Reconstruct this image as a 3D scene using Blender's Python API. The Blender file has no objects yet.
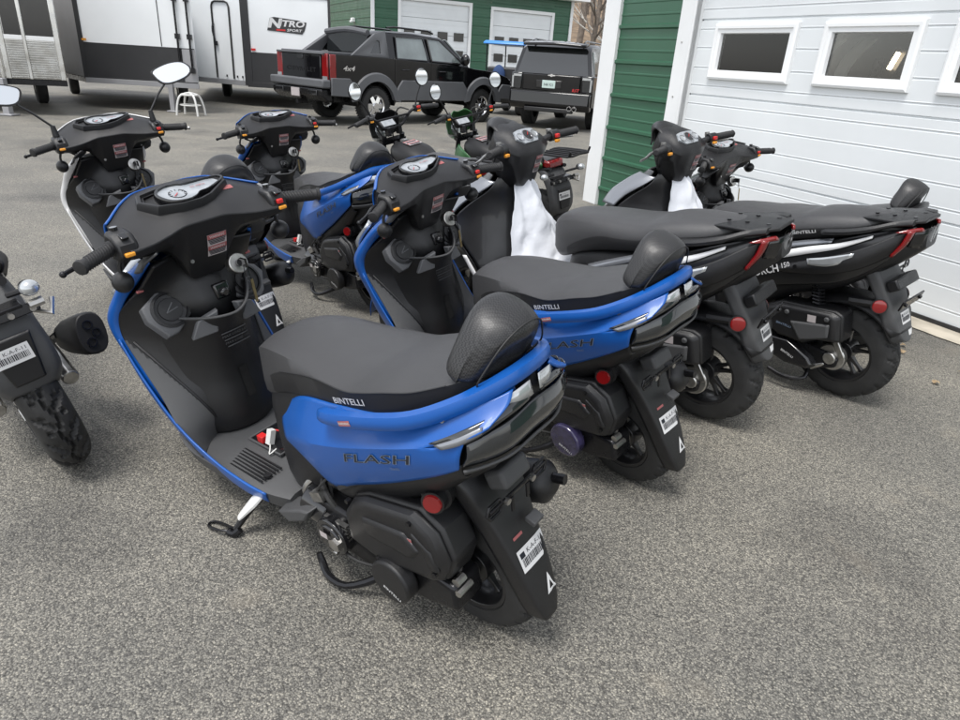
import bpy, bmesh, math, random
from mathutils import Vector, Matrix
from mathutils.bvhtree import BVHTree
from mathutils.noise import noise as pnoise
random.seed(7)
C = bpy.context.scene.collection
SC = bpy.context.scene
PI = math.pi

# ---------------------------------------------------------------- camera
cam = bpy.data.objects.new('camera', bpy.data.cameras.new('camera'))
C.objects.link(cam)
_R = Vector((0.99789702, 0.02660292, 0.05910852)); _U = Vector((-0.06481923, 0.40955392, 0.90998025)); _F = Vector((0, 0.91189795, -0.41041702))
cam.matrix_world = Matrix(((_R.x, _U.x, -_F.x, 0), (_R.y, _U.y, -_F.y, 0), (_R.z, _U.z, -_F.z, 1.4086), (0, 0, 0, 1)))
cam.data.sensor_width = 36; cam.data.lens = 24.884; cam.data.clip_start = .02; cam.data.clip_end = 900
SC.camera = cam

# ---------------------------------------------------------------- overcast sky and a very soft sun
SUN_EL, SUN_AZ = math.radians(68), math.radians(215)      # azimuth the light comes from, counted from +Y towards +X
world = bpy.data.worlds.new('World'); SC.world = world; world.use_nodes = True
nt = world.node_tree; nt.nodes.clear()
sky = nt.nodes.new('ShaderNodeTexSky'); sky.sky_type = 'NISHITA'; sky.sun_disc = False
sky.sun_elevation = SUN_EL; sky.sun_rotation = SUN_AZ; sky.dust_density = 1.2; sky.air_density = 1.0; sky.altitude = 100
hs = nt.nodes.new('ShaderNodeHueSaturation'); hs.inputs['Saturation'].default_value = .22
bg = nt.nodes.new('ShaderNodeBackground'); bg.inputs['Strength'].default_value = .15
wo = nt.nodes.new('ShaderNodeOutputWorld')
nt.links.new(sky.outputs[0], hs.inputs['Color']); nt.links.new(hs.outputs[0], bg.inputs[0]); nt.links.new(bg.outputs[0], wo.inputs[0])
sl = bpy.data.lights.new('sun', 'SUN'); sl.energy = 1.5; sl.angle = math.radians(20); sl.color = (1, .97, .93)
sun = bpy.data.objects.new('sun', sl); C.objects.link(sun)
sun.rotation_euler = Vector((-math.sin(SUN_AZ) * math.cos(SUN_EL), -math.cos(SUN_AZ) * math.cos(SUN_EL), -math.sin(SUN_EL))).to_track_quat('-Z', 'Y').to_euler()
SC.view_settings.view_transform = 'Standard'; SC.view_settings.look = 'None'; SC.view_settings.gamma = 1
SC.view_settings.use_curve_mapping = False; SC.view_settings.exposure = 1.02

# ---------------------------------------------------------------- helpers
def V(*a): return Vector(a)
def cr(pts, n, closed=False):
    """Catmull-Rom through pts, n steps per span."""
    P = [Vector(p) for p in pts]; m = len(P); out = []
    for i in range(m if closed else m - 1):
        if closed: a, b, c_, d = P[(i-1) % m], P[i], P[(i+1) % m], P[(i+2) % m]
        else: a, b, c_, d = P[max(i-1, 0)], P[i], P[i+1], P[min(i+2, m-1)]
        for k in range(n):
            t = k / n
            out.append(.5*((2*b) + (c_-a)*t + (2*a-5*b+4*c_-d)*t*t + (3*b-a-3*c_+d)*t**3))
    if not closed: out.append(P[-1].copy())
    return out
class MB:
    def __init__(s): s.bm = bmesh.new(); s.mi = 0
    def face(s, vs):
        try:
            f = s.bm.faces.new(vs); f.material_index = s.mi; return f
        except ValueError: return None
    def loft(s, rings, caps=True, closed=True, loop=False):
        rv = [[s.bm.verts.new(p) for p in r] for r in rings]
        m = len(rings[0]); k = len(rv)
        for i in range(k if loop else k - 1):
            a, b = rv[i], rv[(i+1) % k]
            for j in range(m if closed else m - 1):
                s.face((a[j], a[(j+1) % m], b[(j+1) % m], b[j]))
        if caps and not loop:
            s.face(list(reversed(rv[0]))); s.face(rv[-1])
        return s
    def sloft(s, rings, n=4, caps=True, closed=True):
        """loft with the rings smoothly interpolated along the length"""
        cols = [cr([r[j] for r in rings], n) for j in range(len(rings[0]))]
        return s.loft([[cols[j][i] for j in range(len(cols))] for i in range(len(cols[0]))], caps, closed)
    def sheet(s, rows, nu=4, nv=4, mirror=False):
        cols = [cr(r, nu) for r in rows]
        g = [cr([c[i] for c in cols], nv) for i in range(len(cols[0]))]
        for sg in ((1, -1) if mirror else (1,)):
            s.loft([[Vector((p.x, p.y*sg, p.z)) for p in r] for r in g], caps=False, closed=False)
        return s
    def box(s, c, d, rot=None):
        M_ = Matrix.Translation(Vector(c)) @ (rot.to_4x4() if rot else Matrix())
        x, y, z = d[0]/2, d[1]/2, d[2]/2
        vs = [s.bm.verts.new(M_ @ Vector(p)) for p in ((-x,-y,-z),(x,-y,-z),(x,y,-z),(-x,y,-z),(-x,-y,z),(x,-y,z),(x,y,z),(-x,y,z))]
        for f in ((3,2,1,0),(4,5,6,7),(0,1,5,4),(1,2,6,5),(2,3,7,6),(3,0,4,7)): s.face([vs[i] for i in f])
        return s
    def tube(s, path, r, n=8, sm=0, caps=True, flat=1.0, up=None):
        P = cr(path, sm) if sm else [Vector(p) for p in path]
        rr = r if isinstance(r, (list, tuple)) else None
        rings = []; prev = None; m = len(P)
        for i, p in enumerate(P):
            t = (P[min(i+1, m-1)] - P[max(i-1, 0)]).normalized()
            if prev is None:
                u = Vector(up) if up else (Vector((0,0,1)) if abs(t.z) < .9 else Vector((1,0,0)))
            else: u = prev
            a = (u - t*u.dot(t)).normalized(); b = t.cross(a); prev = a
            if rr:
                q = i/(m-1)*(len(rr)-1); k = min(int(q), len(rr)-2); rad = rr[k] + (rr[k+1]-rr[k])*(q-k)
            else: rad = r
            rings.append([p + a*math.cos(2*PI*j/n)*rad*flat + b*math.sin(2*PI*j/n)*rad for j in range(n)])
        return s.loft(rings, caps)
    def lathe(s, prof, c=(0,0,0), n=32, axis=(0,1,0), closed=False, arc=None):
        """prof: (radius, height along axis)"""
        ax = Vector(axis).normalized(); u = ax.orthogonal().normalized()
        if abs(ax.y) > .99: u = Vector((1,0,0))
        w = ax.cross(u); c = Vector(c); rings = []
        for j in range(n):
            a = 2*PI*j/n; e = u*math.cos(a) + w*math.sin(a)
            rings.append([c + e*r + ax*h for r, h in prof])
        s.loft(rings, caps=False, closed=closed, loop=True); return s
    def disc(s, c, r, h, axis=(0,1,0), n=24, r2=None):
        r2 = r if r2 is None else r2
        return s.tube([Vector(c)-Vector(axis).normalized()*h/2, Vector(c)+Vector(axis).normalized()*h/2], [r, r2], n)
    def ell(s, c, d, n=16, m=10, rot=None):
        M_ = Matrix.Translation(Vector(c)) @ (rot.to_4x4() if rot else Matrix())
        rings = []
        for i in range(m+1):
            t = PI*min(max(i/m, .004), .996)
            rings.append([M_ @ Vector((d[0]*math.sin(t)*math.cos(2*PI*j/n), d[1]*math.sin(t)*math.sin(2*PI*j/n), -d[2]*math.cos(t))) for j in range(n)])
        return s.loft(rings)
    def prism(s, poly, a, b, axis='y', scale=1.0):
        """2-D outline in the plane normal to axis, from a to b (outline scaled about its centre at b)"""
        cx = sum(p[0] for p in poly)/len(poly); cz = sum(p[1] for p in poly)/len(poly)
        def mk(p, h, k):
            u, w = cx+(p[0]-cx)*k, cz+(p[1]-cz)*k
            return {'y': Vector((u, h, w)), 'x': Vector((h, u, w)), 'z': Vector((u, w, h))}[axis]
        return s.loft([[mk(p, a, 1) for p in poly], [mk(p, b, scale) for p in poly]])
    def build(s, name, mats, parent=None, smooth=35, bevel=0, seg=2, solid=0, offs=-1, sub=0, loc=None, fix=True):
        bm = s.bm
        if fix: bmesh.ops.recalc_face_normals(bm, faces=bm.faces[:])
        me = bpy.data.meshes.new(name); bm.to_mesh(me); bm.free()
        for m in (mats if isinstance(mats, (list, tuple)) else [mats]): me.materials.append(m)
        if smooth:
            me.polygons.foreach_set('use_smooth', [True]*len(me.polygons))
            me.set_sharp_from_angle(angle=math.radians(smooth))
        o = bpy.data.objects.new(name, me); C.objects.link(o)
        if parent: o.parent = parent
        if loc:
            me.transform(Matrix.Translation(-Vector(loc))); o.location = loc
        if solid:
            q = o.modifiers.new('solid', 'SOLIDIFY'); q.thickness = solid; q.offset = offs
        if bevel:
            q = o.modifiers.new('bevel', 'BEVEL'); q.width = bevel; q.segments = seg; q.limit_method = 'ANGLE'; q.angle_limit = math.radians(40)
        if sub:
            q = o.modifiers.new('sub', 'SUBSURF'); q.levels = sub; q.render_levels = sub
        return o
def thing(name, label, cat, group=None, M_=None):
    o = bpy.data.objects.new(name, None); C.objects.link(o); o.empty_display_size = .1
    o['label'] = label; o['category'] = cat
    if group: o['group'] = group
    if M_ is not None: o.matrix_world = M_
    return o
def tag(o, label, cat, group=None):
    o['label'] = label; o['category'] = cat
    if group: o['group'] = group
    return o
def copy_tree(o, parent=None):
    c = o.copy(); C.objects.link(c)
    if parent: c.parent = parent; c.matrix_parent_inverse = o.matrix_parent_inverse.copy()
    for ch in list(o.children): copy_tree(ch, c)
    return c
def remat(o, mp):
    """give this object its own materials (slot linked to the object)"""
    for s in o.material_slots:
        if s.material and s.material.name in mp:
            m = mp[s.material.name]; s.link = 'OBJECT'; s.material = m
    for ch in o.children: remat(ch, mp)
def pose(x, y, h, lean=0, pitch=0):
    h, l, t = math.radians(h), math.radians(lean), math.radians(pitch)
    return Matrix.Translation((x, y, 0)) @ Matrix.Rotation(h, 4, 'Z') @ Matrix.Rotation(-l, 4, 'X') @ Matrix.Rotation(t, 4, 'Y')
def sell(n, hw, hh, cy=0, cz=0, e=2.5):
    """superellipse ring as (y, z)"""
    r = []
    for j in range(n):
        a = 2*PI*j/n; c_, s_ = math.cos(a), math.sin(a)
        r.append((cy + hw*math.copysign(abs(c_)**(2/e), c_), cz + hh*math.copysign(abs(s_)**(2/e), s_)))
    return r

# ---------------------------------------------------------------- materials
def M(name, col, rough=.5, metal=0, coat=0, var=0, vs=6, bump=0, bs=300, spec=.5, emit=0, trans=0, col2=None, rvar=0):
    m = bpy.data.materials.new(name); m.use_nodes = True; t = m.node_tree; b = t.nodes['Principled BSDF']
    b.inputs['Base Color'].default_value = (*col, 1); b.inputs['Roughness'].default_value = rough; b.inputs['Metallic'].default_value = metal
    b.inputs['Coat Weight'].default_value = coat; b.inputs['Coat Roughness'].default_value = .05; b.inputs['Specular IOR Level'].default_value = spec
    b.inputs['Transmission Weight'].default_value = trans
    if emit: b.inputs['Emission Color'].default_value = (*col, 1); b.inputs['Emission Strength'].default_value = emit
    tc = t.nodes.new('ShaderNodeTexCoord')
    def noise(scale, det=4):
        n = t.nodes.new('ShaderNodeTexNoise'); n.inputs['Scale'].default_value = scale; n.inputs['Detail'].default_value = det
        t.links.new(tc.outputs['Object'], n.inputs['Vector']); return n
    if var or col2:
        n = noise(vs, 6); rp = t.nodes.new('ShaderNodeValToRGB'); c2 = col2 or tuple(max(0, c*(1-var)) for c in col); c1 = col if col2 else tuple(c*(1+var*.5) for c in col)
        rp.color_ramp.elements[0].position = .35; rp.color_ramp.elements[1].position = .65
        rp.color_ramp.elements[0].color = (*c2, 1); rp.color_ramp.elements[1].color = (*c1, 1)
        t.links.new(n.outputs['Fac'], rp.inputs[0]); t.links.new(rp.outputs[0], b.inputs['Base Color'])
    if rvar:
        n = noise(vs*2.3, 5); mr = t.nodes.new('ShaderNodeMapRange'); mr.inputs['From Min'].default_value = .3; mr.inputs['From Max'].default_value = .7
        mr.inputs['To Min'].default_value = max(.02, rough-rvar); mr.inputs['To Max'].default_value = rough+rvar
        t.links.new(n.outputs['Fac'], mr.inputs[0]); t.links.new(mr.outputs[0], b.inputs['Roughness'])
    if bump:
        n = noise(bs, 2); bp = t.nodes.new('ShaderNodeBump'); bp.inputs['Strength'].default_value = bump; bp.inputs['Distance'].default_value = .002
        t.links.new(n.outputs['Fac'], bp.inputs['Height']); t.links.new(bp.outputs[0], b.inputs['Normal'])
    return m
m_blue = M('satin blue paint', (.005, .082, .34), .36, 0, .12, rvar=.05, var=.06, vs=3)
m_plas = M('black textured plastic', (.0095, .0095, .0105), .37, bump=.35, bs=900, rvar=.07, vs=5)
m_plas2 = M('grey textured plastic', (.06, .061, .063), .55, bump=.4, bs=900, rvar=.07, vs=5)
m_plas3 = M('mid grey plastic', (.105, .107, .112), .5, bump=.3, bs=900, rvar=.06, vs=5)
m_gloss = M('gloss black plastic', (.008, .008, .009), .14, coat=.5, rvar=.05)
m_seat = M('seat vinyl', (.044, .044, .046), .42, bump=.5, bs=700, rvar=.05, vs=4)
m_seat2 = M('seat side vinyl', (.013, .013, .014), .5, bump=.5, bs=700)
m_rub = M('tyre rubber', (.022, .022, .022), .68, var=.4, vs=9, bump=.4, bs=250)
m_rub2 = M('grip rubber', (.014, .014, .015), .6, bump=.3, bs=500)
m_rim = M('black painted rim', (.011, .011, .012), .33, coat=.2)
m_metal = M('dull aluminium', (.50, .49, .47), .36, 1, var=.3, vs=30)
m_chrome = M('polished chrome', (.72, .72, .73), .12, 1, rvar=.04)
m_steel = M('black steel', (.020, .020, .022), .28, .6, rvar=.1)
m_brass = M('zinc plated steel', (.42, .33, .18), .35, 1, var=.3, vs=40)
m_red = M('red lens', (.20, .006, .007), .10, coat=.6)
m_redp = M('red plastic', (.55, .02, .02), .4)
m_amber = M('amber plastic', (.72, .30, .03), .35)
m_white = M('white gloss paint', (.72, .72, .72), .25, coat=.4)
m_wplas = M('white plastic', (.62, .62, .60), .45)
m_print = M('white print', (.62, .62, .62), .5)
m_grey_print = M('grey print', (.17, .22, .30), .5)
m_dark_print = M('dark print', (.010, .012, .02), .4)
m_redprint = M('red print', (.33, .10, .10), .5)
m_smoke = M('smoked lens', (.016, .018, .02), .07, coat=.8)
m_clear = M('clear lens over silver', (.50, .52, .53), .10, .55, coat=.8, var=.10, vs=20)
m_silver = M('silver paint', (.22, .23, .25), .25, .5, coat=.6)
m_dial = M('instrument face', (.36, .38, .40), .16, coat=.7, var=.2, vs=25, col2=(.24, .26, .28))
m_mirror = M('mirror glass', (.85, .87, .88), .02, 1)
m_purple = M('violet cling film', (.035, .030, .075), .18, coat=.6, var=.5, vs=25, rvar=.08)
def carbon(name):
    m = M(name, (.015, .015, .016), .46, coat=.05); t = m.node_tree; b = t.nodes['Principled BSDF']
    tc = t.nodes.new('ShaderNodeTexCoord'); ck = t.nodes.new('ShaderNodeTexChecker'); ck.inputs['Scale'].default_value = 260
    ck.inputs['Color1'].default_value = (.030, .030, .031, 1); ck.inputs['Color2'].default_value = (.009, .009, .010, 1)
    bp = t.nodes.new('ShaderNodeBump'); bp.inputs['Strength'].default_value = .5; bp.inputs['Distance'].default_value = .001
    t.links.new(tc.outputs['Object'], ck.inputs['Vector']); t.links.new(ck.outputs['Color'], b.inputs['Base Color'])
    t.links.new(ck.outputs['Fac'], bp.inputs['Height']); t.links.new(bp.outputs[0], b.inputs['Normal']); return m
m_carbon = carbon('carbon weave vinyl')
def asphalt():
    m = bpy.data.materials.new('worn asphalt'); m.use_nodes = True; t = m.node_tree; b = t.nodes['Principled BSDF']; L = t.links.new
    tc = t.nodes.new('ShaderNodeTexCoord')
    def vor(s):
        n = t.nodes.new('ShaderNodeTexVoronoi'); n.inputs['Scale'].default_value = s; L(tc.outputs['Object'], n.inputs['Vector']); return n
    def noi(s, d):
        n = t.nodes.new('ShaderNodeTexNoise'); n.inputs['Scale'].default_value = s; n.inputs['Detail'].default_value = d; L(tc.outputs['Object'], n.inputs['Vector']); return n
    def ramp(src, stops):
        r = t.nodes.new('ShaderNodeValToRGB'); e = r.color_ramp.elements
        while len(e) < len(stops): e.new(.5)
        for k, (p, c_) in enumerate(stops): e[k].position = p; e[k].color = (*c_, 1)
        L(src, r.inputs[0]); return r
    def mix(a, b_, f, mode='MULTIPLY'):
        n = t.nodes.new('ShaderNodeMix'); n.data_type = 'RGBA'; n.blend_type = mode
        if isinstance(f, float): n.inputs[0].default_value = f
        else: L(f, n.inputs[0])
        for s_, k in ((a, 6), (b_, 7)):
            if isinstance(s_, tuple): n.inputs[k].default_value = (*s_, 1)
            else: L(s_, n.inputs[k])
        return n.outputs[2]
    v1 = vor(215); sp = t.nodes.new('ShaderNodeSeparateColor'); L(v1.outputs['Color'], sp.inputs[0])
    stones = ramp(sp.outputs[0], [(0, (.075, .072, .065)), (.28, (.132, .127, .114)), (.55, (.188, .180, .159)), (.82, (.250, .238, .207)), (1, (.36, .34, .29))])
    v2 = vor(500); s2 = t.nodes.new('ShaderNodeSeparateColor'); L(v2.outputs['Color'], s2.inputs[0])
    fine = ramp(s2.outputs[1], [(0, (.55, .55, .55)), (.6, (1, 1, 1)), (1, (1.5, 1.48, 1.42))])
    gap = ramp(v1.outputs['Distance'], [(0, (1.12, 1.12, 1.12)), (.45, (1, 1, 1)), (.8, (.50, .50, .50))])
    col = mix(mix(stones.outputs[0], fine.outputs[0], .55), gap.outputs[0], 1.0)
    pat = ramp(noi(1.3, 8).outputs['Fac'], [(.25, (.76, .77, .78)), (.75, (1.24, 1.22, 1.17))])
    col = mix(col, pat.outputs[0], 1.0)
    big = ramp(noi(.22, 5).outputs['Fac'], [(.35, (.92, .92, .93)), (.7, (1.08, 1.07, 1.05))])
    col = mix(col, big.outputs[0], 1.0)
    st = ramp(noi(.55, 6).outputs['Fac'], [(.60, (0, 0, 0)), (.74, (.5, .5, .5))])
    col = mix(col, (.105, .088, .068), st.outputs[0], 'MIX')
    tan = ramp(noi(2.6, 9).outputs['Fac'], [(.63, (0, 0, 0)), (.72, (.30, .30, .30))])
    col = mix(col, (.30, .26, .20), tan.outputs[0], 'MIX')
    dk = ramp(noi(.9, 7).outputs['Fac'], [(.30, (.62, .62, .63)), (.42, (1, 1, 1))])
    col = mix(col, dk.outputs[0], 1.0)
    L(col, b.inputs['Base Color']); b.inputs['Roughness'].default_value = .72; b.inputs['Specular IOR Level'].default_value = .6
    bp = t.nodes.new('ShaderNodeBump'); bp.inputs['Strength'].default_value = .55; bp.inputs['Distance'].default_value = .004
    mm = t.nodes.new('ShaderNodeMath'); mm.operation = 'SUBTRACT'; mm.inputs[0].default_value = 1; L(v1.outputs['Distance'], mm.inputs[1])
    L(mm.outputs[0], bp.inputs['Height']); L(bp.outputs[0], b.inputs['Normal'])
    return m
m_asph = asphalt()

# ---------------------------------------------------------------- writing laid on surfaces
_tc = {}
def text_mesh(s, offset=0, shear=0, extend=1.0, res=2):
    """outline font -> (verts, faces) with the text height about .7, centred on the origin"""
    k = (s, offset, shear, res)
    if k not in _tc:
        cu = bpy.data.curves.new('lettering', 'FONT'); cu.body = s; cu.align_x = 'CENTER'; cu.align_y = 'CENTER'; cu.size = 1; cu.offset = offset; cu.shear = shear; cu.resolution_u = res
        ob = bpy.data.objects.new('lettering', cu); C.objects.link(ob); bpy.context.view_layer.update()
        me = bpy.data.meshes.new_from_object(ob.evaluated_get(bpy.context.evaluated_depsgraph_get()))
        _tc[k] = ([v.co.copy() for v in me.vertices], [tuple(p.vertices) for p in me.polygons])
        bpy.data.objects.remove(ob); bpy.data.curves.remove(cu); bpy.data.meshes.remove(me)
    return _tc[k]
def bvh_of(objs):
    """BVH in the thing's space of parts that sit directly under it"""
    dg = bpy.context.evaluated_depsgraph_get(); bpy.context.view_layer.update()
    vs, fs = [], []
    for o in objs:
        e = o.evaluated_get(dg); me = e.to_mesh(); b = len(vs); T = o.matrix_basis
        q = o.parent
        vs += [T @ v.co for v in me.vertices]; fs += [[b+i for i in p.vertices] for p in me.polygons]; e.to_mesh_clear()
    return BVHTree.FromPolygons(vs, fs)
def decal(name, geo, org, ux, uy, sx, sy, mat, parent, bvh=None, lift=.0015, bold=0):
    """flat drawing (x, y) -> plane org/ux/uy, dropped along -normal on to the surface"""
    ux = Vector(ux).normalized(); n = ux.cross(Vector(uy)).normalized(); uy = n.cross(ux); org = Vector(org)
    bm = bmesh.new(); vs = []
    for p in geo[0]:
        q = org + ux*p[0]*sx + uy*p[1]*sy
        if bvh:
            h = bvh.ray_cast(q + n*.25, -n, .6)
            q = (h[0] if h[0] is not None else q)
        vs.append(bm.verts.new(q + n*lift))
    for f in geo[1]:
        try: bm.faces.new([vs[i] for i in f])
        except ValueError: pass
    me = bpy.data.meshes.new(name); bm.to_mesh(me); bm.free(); me.materials.append(mat)
    o = bpy.data.objects.new(name, me); C.objects.link(o); o.parent = parent
    return o
def rect_geo(w, h, nx=4, ny=3):
    vs = [Vector((w*(i/nx-.5), h*(j/ny-.5), 0)) for j in range(ny+1) for i in range(nx+1)]
    fs = [(j*(nx+1)+i, j*(nx+1)+i+1, (j+1)*(nx+1)+i+1, (j+1)*(nx+1)+i) for j in range(ny) for i in range(nx)]
    return vs, fs
def join_geo(items):
    """several (geo, dx, dy, s) into one drawing"""
    vs, fs = [], []
    for g, dx, dy, s in items:
        b = len(vs); vs += [Vector((p[0]*s+dx, p[1]*s+dy, 0)) for p in g[0]]; fs += [tuple(i+b for i in f) for f in g[1]]
    return vs, fs
# ---------------------------------------------------------------- wheels
def tyre_mb(c, R, W, rr, n=168, depth=.006, per=8, chev=2):
    """treaded tyre: curved side grooves alternating left and right, and a zigzag groove along the middle"""
    mb = MB(); m = 29; c = Vector(c); rings = []; cnt = max(12, 168//per)
    for j in range(n):
        A = 2*PI*j/n; e = Vector((math.cos(A), 0, math.sin(A))); ring = []
        for i in range(m):
            a = PI*(i/(m-1)); h = -math.cos(a)*W/2; r = rr + (R-rr)*(math.sin(a)**.55); q = h/(W/2); d = 0
            if depth and abs(q) < .93:
                ph = (j/n*cnt + .55*abs(q)**1.5 + (.5 if q > 0 else 0)) % 1
                if abs(q) > .16: d = max(0, 1-abs(ph-.5)/.13)
                zz = .10*math.sin(2*PI*j/n*cnt); d = max(d, max(0, 1-abs(q-zz)/.085))
                ph2 = (j/n*cnt*2 + .4*abs(q)) % 1
                if .35 < abs(q) < .6: d = max(d, .6*max(0, 1-abs(ph2-.5)/.2))
                d = min(1, d*1.7)*depth*min(1, (.93-abs(q))*6)
            ring.append(c + e*(r-d) + Vector((0, h, 0)))
        rings.append(ring)
    mb.loft(rings, caps=False, closed=False, loop=True)
    mb.lathe([(rr, -W*.5), (rr-.006, -W*.36), (rr-.006, W*.36), (rr, W*.5)], c, n=48)
    return mb
def rim_mb(c, rr, W, spokes=5, twin=False, hub=.05, sw=.03):
    mb = MB(); w = W*.40
    mb.lathe([(rr-.002, -w-.008), (rr-.014, -w-.006), (rr-.022, -w*.7), (rr-.026, 0), (rr-.022, w*.7), (rr-.014, w+.006), (rr-.002, w+.008), (rr-.004, 0)], c, n=48, closed=True)
    mb.disc(c, hub, w*1.5, n=24); mb.disc(Vector(c)+Vector((0, w*.8, 0)), hub*.55, .02, n=16)
    for k in range(spokes):
        for off in ((-.16, .16) if twin else (0,)):
            a = 2*PI*k/spokes + off + .3; e = Vector((math.cos(a), 0, math.sin(a))); q = Vector((-math.sin(a), 0, math.cos(a)))
            rings = []
            for r, ww, hh in ((hub*.6, sw*.75, w*.62), ((hub+rr)/2, sw*.42, w*.34), (rr-.018, sw*.8, w*.6)):
                o = Vector(c) + e*r
                rings.append([o+q*ww*.5+Vector((0, hh*.5, 0)), o-q*ww*.5+Vector((0, hh*.5, 0)), o-q*ww*.5-Vector((0, hh*.5, 0)), o+q*ww*.5-Vector((0, hh*.5, 0))])
            mb.sloft(rings, 3)
    return mb
def wheel(name, c, R, W, rr, t, spokes=5, twin=False, disc=True, side=1, n=168, depth=.006, per=8):
    w = rim_mb(c, rr, W, spokes, twin).build(name, m_rim, t, bevel=.002)
    tyre_mb(c, R, W, rr, 168, depth, per).build('tyre', m_rub, w, smooth=24)
    if disc:
        mb = MB(); cc = Vector(c)+Vector((0, side*W*.46, 0)); mb.lathe([(.062, -.002), (.10, -.002), (.10, .002), (.062, .002)], cc, n=32, closed=True)
        for k in range(5):
            a = 2*PI*k/5; e = Vector((math.cos(a), 0, math.sin(a))); mb.tube([cc+e*.02, cc+e*.066], .007, 5)
        mb.build('brake_disc', m_metal, w)
    return w

# ---------------------------------------------------------------- small drawings
def warn_label(name, org, ux, uy, sx, sy, parent, bvh):
    """white label with two red-headed blocks of print"""
    a = decal(name, rect_geo(1, 1), org, ux, uy, sx, sy, m_print_dim, parent, bvh, .0012)
    n = Vector(ux).normalized(); up = Vector(uy).normalized()
    for k, dz in enumerate((.27, -.23)):
        o = Vector(org) + up*dz*sy
        decal('label_heading', rect_geo(1, 1), o+up*.12*sy, ux, uy, sx*.98, sy*.20, m_redprint, a, bvh, .0018)
        g = text_mesh('WARNING', res=1)
        decal('label_lettering', g, o+up*.12*sy, ux, uy, sx*.16, sy*.16, m_print, a, bvh, .0026)
        for q in range(4): decal('label_lettering', rect_geo(1, 1, 3, 1), o-up*(.005+.062*q)*sy, ux, uy, sx*(.94-.06*q), sy*.042, m_dark_print, a, bvh, .0018)
    return a
m_print_dim = M('label stock', (.42, .38, .38), .5)
A_TRI = ([Vector(p) for p in ((-.42, -.5, 0), (.42, -.5, 0), (.0, .5, 0), (-.17, -.33, 0), (.17, -.33, 0), (.0, .08, 0))], [(0, 1, 4, 3), (1, 2, 5, 4), (2, 0, 3, 5)])
def bar_label(org, ux, uy, sx, sy, parent, bvh):
    a = decal('paper_label', rect_geo(1, 1), org, ux, uy, sx, sy, m_print, parent, bvh, .0012); uxn = Vector(ux).normalized(); up = Vector(uy).normalized()
    decal('label_lettering', rect_geo(1, 1, 1, 1), Vector(org)-uxn*sx*.36+up*sy*.22, ux, uy, sx*.16, sy*.24, m_dark_print, a, bvh, .0018)
    random.seed(3); x = -.42
    while x < .42:
        w = random.choice((.012, .02, .032)); decal('bar_stripe', rect_geo(1, 1, 1, 1), Vector(org)+uxn*sx*(x+w/2)-up*sy*.12, ux, uy, sx*w, sy*.36, m_dark_print, a, bvh, .0018); x += w+random.choice((.014, .022))
    decal('label_lettering', text_mesh('K-A-F-11', res=1), Vector(org)+uxn*sx*.12+up*sy*.24, ux, uy, sx*.17, sy*.3, m_dark_print, a, bvh, .0018)
    return a

m_black = M('dark opening', (.003, .003, .003), .8)
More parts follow.
